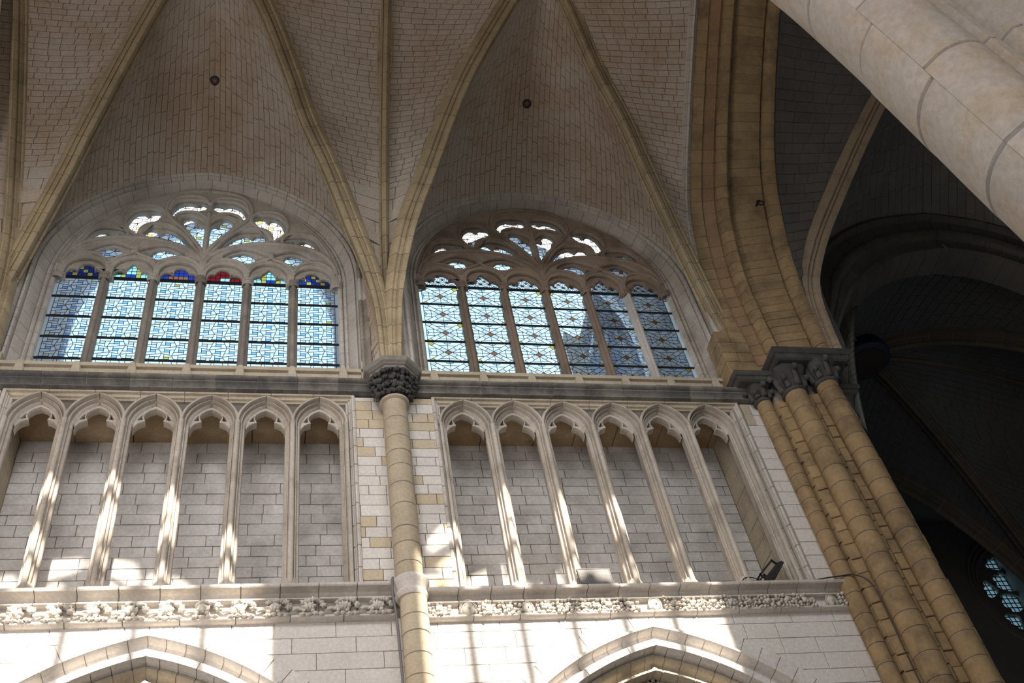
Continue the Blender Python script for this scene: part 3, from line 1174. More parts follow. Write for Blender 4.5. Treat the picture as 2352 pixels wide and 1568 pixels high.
def face(cx, zc, s, parent, seed, beads=True):
    """carved mask: head, brow, eyes, nose, mouth and a beaded headdress"""
    r = random.Random(seed)
    m = MB()
    su, sv = 20, 16
    V = []
    for i in range(sv + 1):
        th = math.pi * i / sv
        for j in range(su):
            f = 2 * math.pi * j / su
            x_, y_, z_ = math.sin(th) * math.cos(f), -math.sin(th) * math.sin(f), math.cos(th)
            w = .80 if z_ > -.2 else .80 - .35 * (-z_ - .2) ** 1.2
            V.append((cx + s * w * x_, -.07 + s * .75 * y_, zc + s * z_))
    F = []
    for i in range(sv):
        for j in range(su):
            F.append((i * su + j, i * su + (j + 1) % su, (i + 1) * su + (j + 1) % su, (i + 1) * su + j))
    m.add(V, F)
    yf = -.07 - s * .70
    for sx in (-1, 1):
        m.add(*lump((cx + sx * s * .30, yf + .012, zc + s * .12), s * .15, s * .07, s * .075, r, 2, .0, 10, 6))
        m.add(*lump((cx + sx * s * .32, yf + .010, zc + s * .30), s * .20, s * .06, s * .05, r, 2, .0, 10, 6))
        m.add(*lump((cx + sx * s * .34, yf + .03, zc - s * .22), s * .18, s * .12, s * .15, r, 2, .0, 10, 6))
    m.add(*tube([(cx, yf - .005, zc + s * .25), (cx, yf - s * .14, zc - s * .08), (cx, yf - s * .10, zc - s * .16)], [s * .06, s * .10, s * .11], 8))
    m.add(*tube([(cx - s * .22, yf + .03, zc - s * .42), (cx, yf, zc - s * .40), (cx + s * .22, yf + .03, zc - s * .42)], [s * .03, s * .06, s * .03], 8))
    m.add(*tube([(cx - s * .16, yf + .03, zc - s * .50), (cx, yf + .01, zc - s * .52), (cx + s * .16, yf + .03, zc - s * .50)], [s * .03, s * .06, s * .03], 8))
    o = m.obj('carved_face', CARVE, parent, True)
    h = MB()
    for k in range(26):
        a = -.5 + (math.pi + 1.0) * k / 25
        for q, rr_ in ((1.02, .085), (1.18, .07)) if beads else ((1.0, .13),):
            h.add(*lump((cx + s * .84 * q * math.cos(a), -.08 - s * .25, zc + s * q * math.sin(a)), s * rr_, s * rr_, s * rr_, r, 3, .1, 8, 5))
    h.obj('carved_hair', CARVE, o, True)


FACES = {7.83: (.145, True), 8.82: (.11, False), 11.02: (.13, False), 14.28: (.11, False)}
x = 7.36
k = 0
while x < 14.75:
    hit = [f for f in FACES if abs(f - x) < .17]
    if hit:
        f = hit[0]
        face(f, -.665, FACES[f][0], fr, 300 + k, FACES[f][1])
        x = f + .34
    else:
        leaf_panel(x, -.665, .36, .24, 200 + k, fr)
        x += .345
    k += 1

# ================================================================== MIDDLE COLUMN
CXC, CYC = 6.90, -.22
t = thing('round_column', 'slim round stone column with a black leafy capital between the arcades', 'column', (CXC, CYC, -12.2))
drums(CXC, CYC, .235, -.28, 3.93, .42, COLST, t, seed=4)
drums(CXC + .03, CYC, .225, -12.2, -.52, .34, OCHRE2, t, seed=6)
rings_obj([circ(CXC + .01, CYC, -.56, .235, 28), circ(CXC + .01, CYC, -.50, .27, 28), circ(CXC + .01, CYC, -.46, .265, 28), circ(CXC + .01, CYC, -.44, .25, 28), circ(CXC + .01, CYC, -.40, .26, 28),
           circ(CXC + .01, CYC, -.33, .28, 28), circ(CXC + .01, CYC, -.27, .305, 28), circ(CXC + .01, CYC, -.22, .305, 28), circ(CXC + .01, CYC, -.20, .29, 28), circ(CXC + .01, CYC, -.16, .24, 28)],
          'shaft_ring', LIGHT, t)
cap = rings_obj([circ(CXC, CYC, 3.90, .24, 24), circ(CXC, CYC, 3.93, .285, 24), circ(CXC, CYC, 3.96, .29, 24), circ(CXC, CYC, 3.99, .26, 24)], 'necking_ring', BUFF, t)
oc = math.pi / 8
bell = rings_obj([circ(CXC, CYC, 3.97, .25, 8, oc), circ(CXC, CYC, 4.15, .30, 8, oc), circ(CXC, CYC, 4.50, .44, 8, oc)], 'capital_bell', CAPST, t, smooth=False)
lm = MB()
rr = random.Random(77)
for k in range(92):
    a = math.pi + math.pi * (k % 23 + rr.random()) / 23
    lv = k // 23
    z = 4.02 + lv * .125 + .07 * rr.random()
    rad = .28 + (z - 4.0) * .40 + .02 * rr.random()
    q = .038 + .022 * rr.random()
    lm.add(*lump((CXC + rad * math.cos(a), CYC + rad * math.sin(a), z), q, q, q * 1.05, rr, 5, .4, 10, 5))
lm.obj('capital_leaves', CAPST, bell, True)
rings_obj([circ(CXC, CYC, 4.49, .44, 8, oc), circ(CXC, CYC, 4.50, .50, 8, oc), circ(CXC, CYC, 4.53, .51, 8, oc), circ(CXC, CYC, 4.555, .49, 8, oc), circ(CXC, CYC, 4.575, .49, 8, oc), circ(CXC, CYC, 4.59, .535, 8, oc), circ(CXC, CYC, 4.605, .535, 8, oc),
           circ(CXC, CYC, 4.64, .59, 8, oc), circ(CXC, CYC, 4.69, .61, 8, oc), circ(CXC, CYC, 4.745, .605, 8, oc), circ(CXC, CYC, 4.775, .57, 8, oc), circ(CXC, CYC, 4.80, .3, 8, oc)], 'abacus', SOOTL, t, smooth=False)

# ================================================================== VAULT RIBS
def rib(key, lab, name, nst, grp, ctrl=None, mat=RIB, prof=RPROF, eye=NAVE_EYE, sc=1.0, n=None, drop=0.0):
    P = resample(ctrl if ctrl is not None else RIBS[key], nst * 4 + 1)
    t = thing(name, lab, 'rib', tuple(P[0]), grp)
    s_, o_ = rib_frame(P)
    P = P - o_ * drop
    tp = 1.0
    if key in ('T', 'Lr', 'Rl'):          # the three ribs share the capital and slim down towards it
        tp = (.58 + .42 * np.clip((P[:, 2] - 5.0) / 4.0, 0, 1))[:, None]
    G = np.array([P + s_ * (a * sc) * tp + o_ * (b_ * sc) * tp for a, b_ in prof])
    loft_stones(G, nst, mat, t, 'voussoir', eye, depth=.012, gap=.010, jit=.006)
    return t


grp = 'ribs of the two window vaults'
rib('T', 'yellow stone rib rising straight up from the middle column', 'transverse_rib', 24, grp)
rib('TL', 'yellow stone rib along the left edge of the picture', 'transverse_rib', 24, grp)
rib('Ll', 'yellow rib leaning right above the left window, leftmost slanting rib', 'diagonal_rib', 24, grp)
rib('Lr', 'yellow rib leaning left from the middle column over the left window', 'diagonal_rib', 24, grp)
rib('Rl', 'yellow rib leaning right from the middle column over the right window', 'diagonal_rib', 24, grp)
rib('Rr', 'yellow rib leaning left from the crossing pier over the right window', 'diagonal_rib', 24, grp)
# pale wall rib between the brick web and the great arch
PW = [(x - .10, y - .02, z - .06) for x, y, z in EDGE_L]
rib(None, 'thin pale rib between the brick web and the great arch', 'wall_rib', 22, grp, ctrl=PW, mat=LIGHT, sc=.45)
# little shafts of the wall arches standing on the capital of the middle column
for x, lab in ((6.47, 'left'), (7.33, 'right')):
    t = thing('wall_shaft', 'short sooty wall shaft %s of the rib bundle above the middle column' % lab, 'shaft', (x, -.05, 4.75), 'wall shafts beside the rib bundle')
    dr = random.Random(int(x * 10))
    z = 4.72
    while z < 9.2:
        h = .55 + .3 * dr.random()
        poly = [(x - .12, .12), (x - .12, .0), (x - .07, -.04), (x - .02, .0), (x + .02, -.06), (x + .07, -.06), (x + .12, .0), (x + .12, .12)]
        prism_z(poly, z + .004, min(z + h, 9.3) - .004, LIGHT if dr.random() < .6 else MULL, 'shaft_stone', t)
        z += h

# ================================================================== CROSSING PIER AND GREAT ARCH
t = thing('great_arch', 'broad ochre stone arch rising from the crossing pier beside the right bay', 'arch', (15.5, -.5, 4.9))
NN = 145
EL, ER = resample(EDGE_L, NN), resample(EDGE_R, NN)
inward = nrm(np.array([10.9, -6.0, 4.0])[None, :] * 0 + np.stack([np.zeros(NN), -np.gradient(EL[:, 2]) * 0 - 1 * np.gradient(EL[:, 2]), np.gradient(EL[:, 1])], 1))
# in-plane direction toward the nave's middle (down and south)
inward = nrm(np.stack([np.zeros(NN), -np.gradient(EL[:, 2]), np.gradient(EL[:, 1])], 1))
GP = [(-.02, -.30), (.0, .0), (.02, .03), (.11, .03), (.125, .05), (.14, .0), (.25, .02), (.262, .06), (.275, .03), (.295, .02), (.305, .12), (.34, .19), (.39, .19), (.425, .12), (.435, .03), (.455, -.02),
      (.50, .02), (.51, .03), (.80, .03), (.81, .02), (.835, -.04), (.84, .05), (.865, .13), (.915, .16), (.96, .13), (.985, .05), (1.0, -.04), (1.02, -.12), (1.02, -.8)]
G = np.array([EL * (1 - a) + ER * a + inward * b_ for a, b_ in GP])
GC = np.array([EL * (1 - a) + ER * a + inward * (b_ - .10) for a, b_ in GP])
mesh('mortar_core', GC.transpose(1, 0, 2).reshape(-1, 3), strip_faces(G.shape[0], NN, False), MORT, t)
for j0, j1, m_, ns in ((0, 6, OCHRE, 36), (5, 10, REDST, 30), (9, 16, OCHRE, 36), (15, 20, OCHRE, 48), (19, 29, OCHRE, 36)):
    loft_stones(G[j0:j1], ns, m_, t, 'voussoir', (15.0, -7, -4), depth=.015, gap=.012, jit=.01, coremat=MORT)
# horizontal joint down the middle of the soffit: iron ring fixed there
rg = thing('iron_ring', 'small black iron ring on the soffit of the great arch', 'ring', (15.95, -1.66, 9.75))
V, F = tube([(15.95 + .09 * math.cos(a), -1.75, 9.62 + .09 * math.sin(a)) for a in np.linspace(0, 2 * math.pi, 18, endpoint=False)], .018, 7, True)
mesh('ring', V, F, IRON, rg, True)
V, F = tube([(15.95, -1.45, 9.80), (15.95, -1.70, 9.72), (15.95, -1.75, 9.70)], .025, 7)
mesh('staple', V, F, IRON, rg, True)

t = thing('crossing_pier', 'tall ochre pier of three round shafts with black capitals', 'pier', (15.4, -.3, -12.2))
SH = [(14.72, -.13, .165, 4.25, .36, 5), (15.26, -.52, .235, 4.12, .40, 6), (15.98, -.66, .235, 4.28, .40, 7)]
for x, y, r_, zt, hm, sd in SH:
    drums(x, y, r_, -6.5, zt, hm, OCHRE, t, seed=sd)
# flat strips of coursed stone between the shafts
def strip(p, q, seed, mat=OCHRE, zt=4.2):
    d = np.array([q[0] - p[0], q[1] - p[1], 0.0])
    L = np.linalg.norm(d)
    d = d / L
    n = (d[1], -d[0], 0)
    lay(courses(0, L, -6.5, zt, .33, .6, 1.2, seed), ((p[0], p[1], 0), tuple(d), (0, 0, 1), n), t, mat, gap=.014, jit=.03, ch=.012)


strip((14.84, -.02), (14.90, -.28), 61)
strip((14.90, -.28), (15.16, -.40), 62)
strip((15.40, -.42), (15.62, -.52), 63)
strip((15.62, -.52), (15.86, -.56), 64)
strip((16.10, -.58), (16.45, -.50), 65)
strip((16.45, -.50), (16.75, .1), 66)
prism_z([(14.80, .6), (14.88, .0), (14.93, -.24), (15.2, -.36), (15.6, -.46), (16.0, -.5), (16.42, -.46), (16.7, .1), (16.7, .6)], -12.2, 4.95, MORT, 'mortar_core', t, smooth=False)


def sq(cx, cy, z, rx, ry, n=16):
    o = []
    for i in range(n):
        a = 2 * math.pi * i / n + math.pi / n
        c, s_ = math.cos(a), math.sin(a)
        k = 1 / max(abs(c), abs(s_))
        k = 1 + (k - 1) * .95
        o.append((cx + rx * c * k, cy + ry * s_ * k, z))
    return o


def crocket_cap(cx, cy, r_, z0, z1, parent, w, leaves=True):
    H = z1 - z0
    c = rings_obj([circ(cx, cy, z0 - .05, r_ * 1.02, 16, math.pi / 16), circ(cx, cy, z0 - .02, r_ * 1.18, 16, math.pi / 16), circ(cx, cy, z0 + .03, r_ * 1.18, 16, math.pi / 16), circ(cx, cy, z0 + .05, r_ * 1.02, 16, math.pi / 16),
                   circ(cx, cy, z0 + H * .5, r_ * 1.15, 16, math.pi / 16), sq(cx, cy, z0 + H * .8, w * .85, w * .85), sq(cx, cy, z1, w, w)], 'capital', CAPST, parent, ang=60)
    if not leaves:
        return
    rr_ = random.Random(int(cx * 100))
    lv = MB()
    for k in range(5):
        a = math.pi + math.pi * k / 4
        ca, sa = math.cos(a), math.sin(a)
        big = k % 2 == 0
        top = z0 + H * (.86 if big else .55)
        ro = (w * 1.25 if k in (1, 3) else w * 1.12) if big else r_ * 1.5
        P = [(cx + ca * r_ * 1.05, cy + sa * r_ * 1.05, z0 + .05), (cx + ca * r_ * 1.22, cy + sa * r_ * 1.22, z0 + H * .35), (cx + ca * (ro - .05), cy + sa * (ro - .05), top), (cx + ca * (ro + .02), cy + sa * (ro + .02), top - .02), (cx + ca * (ro + .01), cy + sa * (ro + .01), top - .10)]
        V, F = tube(resample(P, 12), list(np.linspace(.075, .04, 9)) + [.05, .06, .05], 8)
        lv.add([tuple(v) for v in V], F)
        lv.add(*lump((cx + ca * ro, cy + sa * ro, top - .07), .06, .06, .06, rr_, 4, .3, 10, 6))
    for k in range(11):
        a = math.pi + math.pi * (k + .5) / 11
        P = [(cx + math.cos(a) * r_ * 1.06, cy + math.sin(a) * r_ * 1.06, z0 + .06), (cx + math.cos(a) * r_ * 1.2, cy + math.sin(a) * r_ * 1.2, z0 + H * .5), (cx + math.cos(a) * w * .9, cy + math.sin(a) * w * .9, z0 + H * .85)]
        V, F = tube(P, [.02, .022, .016], 5)
        lv.add([tuple(v) for v in V], F)
    lv.obj('crocket_leaves', CAPST, c, True)


crocket_cap(15.26, -.52, .235, 4.15, 4.72, t, .37)
crocket_cap(15.98, -.66, .235, 4.30, 4.86, t, .36)
crocket_cap(14.70, -.13, .165, 4.27, 4.66, t, .27)


def abacus(x0, x1, y0, y1, z, parent, h=.26):
    def rect(e, zz):
        return [(x0 - e, y0 - e, zz), (x1 + e, y0 - e, zz), (x1 + e, y1, zz), (x0 - e, y1, zz)]
    rings_obj([rect(-.04, z), rect(.0, z + .03), rect(.02, z + h * .35), rect(.03, z + h * .40), rect(.06, z + h * .45), rect(.08, z + h * .6), rect(.085, z + h * .9), rect(.07, z + h), rect(-.2, z + h + .01)],
              'abacus', CAPST, parent, smooth=False)


abacus(14.94, 16.58, -.98, .2, 4.78, t, .30)
abacus(14.18, 14.86, -.46, .2, 4.64, t, .24)
# ochre block over the small capital where the diagonal rib ends
z = 4.88
for k, h_ in enumerate((.40, .30, .34, .36)):
    for x0, x1 in (((14.10, 14.44), (14.44, 14.80)) if k % 2 else ((14.10, 14.80),)):
        b = MB()
        e, g_ = .012, .006
        b.add([(x0 + g_, -.42 + e, z + g_), (x1 - g_, -.42 + e, z + g_), (x1 - g_, .1, z + g_), (x0 + g_, .1, z + g_), (x0 + g_, -.42 + e, z + h_ - g_), (x1 - g_, -.42 + e, z + h_ - g_), (x1 - g_, .1, z + h_ - g_), (x0 + g_, .1, z + h_ - g_),
               (x0 + g_ + e, -.42, z + g_ + e), (x1 - g_ - e, -.42, z + g_ + e), (x1 - g_ - e, -.42, z + h_ - g_ - e), (x0 + g_ + e, -.42, z + h_ - g_ - e)],
              [(8, 9, 10, 11), (0, 1, 9, 8), (1, 5, 10, 9), (5, 4, 11, 10), (4, 0, 8, 11), (0, 4, 7, 3), (1, 2, 6, 5), (4, 5, 6, 7), (0, 3, 2, 1)])
        b.obj('block', OCHRE, t)
    z += h_

# ================================================================== CLERESTORY WINDOWS
TR_H = [
 [(-2.81, 8.54), (-2.83, 8.71), (-2.76, 8.82), (-2.65, 8.81), (-2.59, 8.73), (-2.59, 8.87), (-2.54, 8.99), (-2.44, 9.03), (-2.32, 8.99), (-2.26, 8.9), (-2.26, 8.75), (-2.21, 8.83), (-2.1, 8.79), (-2.04, 8.6)],
 [(-1.83, 8.57), (-1.85, 8.71), (-1.76, 8.82), (-1.64, 8.8), (-1.6, 8.73), (-1.6, 8.88), (-1.54, 8.98), (-1.47, 9.11), (-1.39, 8.99), (-1.31, 8.91), (-1.28, 8.78), (-1.23, 8.83), (-1.13, 8.79), (-1.05, 8.6)],
 [(-0.87, 8.57), (-0.87, 8.71), (-0.78, 8.82), (-0.65, 8.8), (-0.6, 8.71), (-0.6, 8.88), (-0.54, 8.98), (-0.43, 9.02), (-0.32, 8.93), (-0.28, 8.81), (-0.2, 8.84), (-0.13, 8.77), (-0.12, 8.58)]]
TR_O = [
 [(-2.43, 9.36), (-2.25, 9.5), (-2.06, 9.62), (-1.91, 9.64), (-1.81, 9.56), (-1.77, 9.44), (-1.71, 9.52), (-1.61, 9.5), (-1.55, 9.37), (-1.67, 9.31), (-1.86, 9.25), (-2.08, 9.25), (-2.28, 9.29)],
 [(-1.38, 9.37), (-1.31, 9.5), (-1.19, 9.5), (-1.13, 9.43), (-1.07, 9.57), (-0.94, 9.65), (-0.76, 9.61), (-0.57, 9.49), (-0.49, 9.37), (-0.67, 9.29), (-0.88, 9.25), (-1.1, 9.27), (-1.27, 9.3)],
 [(-2.54, 9.73), (-2.47, 9.99), (-2.38, 10.17), (-2.26, 10.24), (-2.15, 10.21), (-2.1, 10.12), (-2.04, 10.22), (-1.93, 10.24), (-1.82, 10.16), (-1.79, 10.03), (-1.92, 9.98), (-2.1, 9.95), (-2.3, 9.88), (-2.43, 9.80)],
 [(-1.74, 10.46), (-1.71, 10.71), (-1.63, 10.94), (-1.52, 11.03), (-1.43, 11.0), (-1.38, 10.91), (-1.32, 11.04), (-1.2, 11.07), (-1.1, 10.99), (-1.12, 10.85), (-1.24, 10.65), (-1.37, 10.47), (-1.45, 10.25), (-1.5, 10.12), (-1.59, 10.16), (-1.7, 10.28)],
 [(-1.34, 10.18), (-1.3, 10.33), (-1.19, 10.39), (-1.08, 10.34), (-1.02, 10.22), (-0.93, 10.35), (-0.78, 10.31), (-0.6, 10.14), (-0.43, 9.86), (-0.34, 9.68), (-0.57, 9.79), (-0.8, 9.9), (-1.03, 10.0), (-1.21, 10.06)],
 [(-0.82, 10.95), (-0.8, 11.17), (-0.72, 11.4), (-0.57, 11.54), (-0.42, 11.55), (-0.34, 11.49), (-0.27, 11.57), (-0.16, 11.55), (-0.08, 11.45), (-0.10, 11.33), (-0.21, 11.25), (-0.39, 11.20), (-0.57, 11.14), (-0.71, 11.0)],
 [(-0.54, 10.74), (-0.44, 10.89), (-0.32, 10.88), (-0.26, 10.74), (-0.28, 10.62), (-0.21, 10.68), (-0.12, 10.64), (-0.08, 10.49), (-0.075, 10.09), (-0.085, 9.72), (-0.11, 9.70), (-0.19, 9.94), (-0.31, 10.22), (-0.48, 10.47), (-0.44, 10.57)]]
TR_B = dict(
 B1=[(-2.91, 8.82), (-2.82, 9.1), (-2.67, 9.25), (-2.5, 9.3), (-2.33, 9.28), (-2.15, 9.17), (-2.0, 8.90)],
 B2=[(-2.0, 8.90), (-1.85, 9.13), (-1.69, 9.27), (-1.56, 9.33), (-1.49, 9.46)],
 B2b=[(-1.49, 9.46), (-1.4, 9.32), (-1.23, 9.23), (-1.08, 9.12), (-0.99, 8.90)],
 B3=[(-0.99, 8.90), (-0.83, 9.14), (-0.62, 9.25), (-0.38, 9.25), (-0.15, 9.09), (-0.0, 8.82)],
 S=[(-2.96, 8.87), (-2.88, 9.24), (-2.68, 9.56), (-2.43, 9.76), (-2.1, 9.88), (-1.75, 9.93), (-1.31, 9.93), (-0.87, 9.84), (-0.49, 9.67), (-0.21, 9.44), (-0.06, 9.17), (0.0, 8.85)],
 C=[(0.0, 8.95), (-0.08, 9.55), (-0.29, 9.98), (-0.55, 10.39), (-0.8, 10.72), (-0.96, 11.04), (-0.98, 11.32), (-0.9, 11.62), (-0.73, 11.84), (-0.46, 11.97), (0, 12.02)],
 R4=[(-1.5, 10.04), (-1.67, 10.17), (-1.83, 10.48), (-1.84, 10.78), (-1.77, 11.07), (-1.61, 11.24), (-1.4, 11.28), (-1.16, 11.24), (-1.0, 11.03), (-0.99, 10.78), (-1.23, 10.51), (-1.39, 10.36), (-1.47, 10.09)],
 R3=[(-2.86, 9.34), (-2.68, 9.93), (-2.51, 10.25), (-2.36, 10.38), (-2.11, 10.42), (-1.91, 10.40), (-1.77, 10.24), (-1.71, 10.12), (-1.74, 9.98)],
 R5=[(-1.49, 10.07), (-1.45, 10.35), (-1.33, 10.5), (-1.14, 10.55), (-0.94, 10.54), (-0.7, 10.4), (-0.45, 10.1), (-0.28, 9.77), (-0.08, 9.35)],
 R7=[(-0.76, 10.78), (-0.71, 10.98), (-0.54, 11.09), (-0.31, 11.1), (-0.12, 10.98), (0.0, 10.71)],
 R6=[(-0.93, 11.12), (-0.84, 11.57), (-0.66, 11.74), (-0.36, 11.79), (-0.12, 11.7), (0.0, 11.45)],
 M=[(0.0, 8.85), (0.0, 9.6), (0.0, 10.3), (0.0, 10.75), (0.0, 11.1)])
WPROF = [(-.02, .72), (-.02, .50), (.0, .455), (.035, .435), (.07, .455), (.08, .505), (.095, .51), (.105, .46), (.13, .43), (.155, .435), (.165, .48), (.18, .48), (.185, .41),
         (.33, .20), (.335, .25), (.355, .25), (.36, .16), (.375, .11), (.41, .10), (.435, .13), (.44, .19), (.455, .19), (.46, .08), (.485, .03), (.52, .03), (.535, .07), (.54, .16)]


def split_poly(polys, nx, ny, c):
    out = []
    for p in polys:
        for q in (clip(p, nx, ny, c), clip(p, -nx, -ny, -c)):
            if len(q) >= 3 and abs(area(q)) > 2e-4:
                out.append(q)
    return out


def mirror_pts(P):
    return [(-x, z) for x, z in P]


def window(idx, cx, k, zlow, zcap, zsc, trac, mull, style, arch, outer_mats, lab):
    w = struct('window_%d' % idx, (cx, .6, 5.5), lab)

    def zm(z):
        return zcap + (z - 8.45) * zsc

    def uv(P):
        return [(cx + u * k, zm(z)) for u, z in P]
    a0, zs0, h0 = arch
    # ---- surround: jambs and arch of moulded stones
    grid = []
    for wq, y in WPROF:
        P = pointed(cx, a0 + wq, zs0 - .5 * wq, h0 + .9 * wq, 176, 5.42)
        grid.append([(p[0], y, p[1]) for p in P])
    grid = np.array(grid)
    mesh('mortar_core', (np.array([[(p[0], y + .05, p[1]) for p in pointed(cx, a0 + wq + .03, zs0 - .5 * wq, h0 + .9 * wq + .03, 176, 5.42)] for wq, y in WPROF])).transpose(1, 0, 2).reshape(-1, 3),
         strip_faces(len(WPROF), grid.shape[1], False), MORT, w)
    loft_stones(grid[0:12], 44, outer_mats[0], w, 'roll_stone', (cx, -12, -6), depth=.012, gap=.007, jit=.003)
    loft_stones(grid[11:16], 40, outer_mats[0], w, 'arch_stone', (cx, -12, -6), depth=.012, gap=.007, jit=.004, coremat=MORTL)
    loft_stones(grid[15:27], 52, outer_mats[1], w, 'hood_stone', (cx, -12, -6), depth=.012, gap=.008, jit=.005)
    # ---- tracery plate
    ol = pointed(cx, a0 + .02, zs0, h0 + .02, 60, zm(8.45))
    bot = []
    for H in TR_H:
        bot += chaikin(mirror_pts(H), 1, False)
        bot.append((-H[-1][0] + .0, 8.45))
    seq = []
    for q, H in enumerate(TR_H):
        Hm = chaikin(mirror_pts(H), 1, False)
        seq += [(Hm[0][0], 8.46)] + Hm + [(Hm[-1][0], 8.46)]
    for q, H in enumerate(TR_H[::-1]):
        Hm = chaikin(H, 1, False)[::-1]
        seq += [(Hm[0][0], 8.46)] + Hm + [(Hm[-1][0], 8.46)]
    holes = []
    for O in TR_O:
        ou = sum(p[0] for p in O) / len(O); ov_ = sum(p[1] for p in O) / len(O)
        O = [(ou + (p[0] - ou) * 1.16, ov_ + (p[1] - ov_) * 1.22 - .01) for p in O]
        O = [(min(p[0], -.06), p[1]) for p in O]
        holes.append(uv(chaikin(O, 1)))
        holes.append(uv(chaikin(mirror_pts(O), 1)))
    curve_plate('tracery', [ol + uv(seq)] + holes, .585, .05, .025, trac, w)
    # ---- front order of the tracery, its openings wider and uncusped
    def hull(P):
        P = sorted(set(P))
        def half(Q):
            h = []
            for p in Q:
                while len(h) > 1 and (h[-1][0] - h[-2][0]) * (p[1] - h[-2][1]) - (h[-1][1] - h[-2][1]) * (p[0] - h[-2][0]) <= 0:
                    h.pop()
                h.append(p)
            return h
        a_, b_ = half(P), half(P[::-1])
        return a_[:-1] + b_[:-1]

    def grow(P, d):
        ou = sum(p[0] for p in P) / len(P); ov_ = sum(p[1] for p in P) / len(P)
        o_ = []
        for p in P:
            l = math.hypot(p[0] - ou, p[1] - ov_)
            o_.append((min(ou + (p[0] - ou) * (1 + d / l), -.055), ov_ + (p[1] - ov_) * (1 + d / l)))
        return o_
    fh = []
    for q, O in enumerate(TR_O):
        g_ = chaikin(grow(hull(O), .105), 1)
        fh += [uv(g_), uv(mirror_pts(g_))]
    fs = []
    for H in TR_H:
        x0_, x1_ = H[0][0] - .03, H[-1][0] + .03
        zt_ = max(p[1] for p in H)
        xm = (x0_ + x1_) / 2
        hw_ = (x1_ - x0_) / 2
        ar_ = [(xm - hw_ * math.cos(t_), 8.62 + (zt_ + .07 - 8.62) * math.sin(t_) ** .8) for t_ in np.linspace(0, math.pi, 13)]
        fs.append([(x0_, 8.46)] + ar_ + [(x1_, 8.46)])
    seq2 = []
    for f_ in fs:
        seq2 += mirror_pts(f_)
    for f_ in fs[::-1]:
        seq2 += f_[::-1]
    curve_plate('tracery_front', [ol + uv(seq2)] + fh, .495, .06, .03, trac, w)
    # ---- rolls of the tracery
    for nm, P in TR_B.items():
        for mir in ((False, True) if nm != 'M' else (False,)):
            Q = uv(mirror_pts(P) if mir else P)
            Q = resample([(q[0], .445, q[1]) for q in Q], 26)
            r_ = .060 if nm in ('S', 'C', 'M') else .044
            V, F = tube(Q, r_, 7)
            mesh('tracery_roll', V, F, trac, w, True)
    for sx in (-1, 1):
        m = MB(); rr_ = random.Random(idx * 7 + sx)
        for q in range(6):
            m.add(*lump((cx + sx * 1.49 * k + .08 * (rr_.random() - .5), .43, zm(9.42) + .16 * (rr_.random() - .3)), .06, .05, .06, rr_, 5, .3))
        m.obj('finial', trac, w, True)
    # ---- mullions with small leafy capitals
    mp = [(0, -.17), (.035, -.155), (.05, -.12), (.045, -.09), (.07, -.07), (.085, -.04), (.10, -.02), (.105, .01), (.09, .05), (.085, .17)]
    for i in range(5):
        x = cx + (i - 2) * 1.0 * k
        poly = [(x + p, .56 + q) for p, q in mp] + [(x - p, .56 + q) for p, q in mp[1:]][::-1]
        mo = prism_z(poly, 5.40, zm(8.40), mull(i), 'mullion', w)
    for i in range(7):
        x = cx + (i - 3) * 1.0 * k * (.985 if i in (0, 6) else 1)
        m = MB(); rr_ = random.Random(idx * 31 + i)
        m.add([(px, py, pz) for pz in (zm(8.36), zm(8.42)) for px, py, _ in circ(x, .50, 0, .115, 10)], strip_faces(10, 2, False) + [(9, 0, 10, 19)])
        for q in range(14):
            a_ = math.pi + math.pi * (q % 7 + .5) / 7
            m.add(*lump((x + .09 * math.cos(a_), .50 + .09 * math.sin(a_), zm(8.46) + .09 * (q // 7)), .042, .04, .05, rr_, 5, .3, 8, 5))
        m.obj('mullion_capital', mull(i) if i % 2 else trac, w, True)
    # ---- glass
    panes = []       # (poly, mat, group)
    x0s = [cx + (i - 3) * 1.0 * k + .085 for i in range(6)]
    wl_ = 1.0 * k - .17
    bars = [zm(8.56) - .655 * j for j in range(6)]
    GY = .615
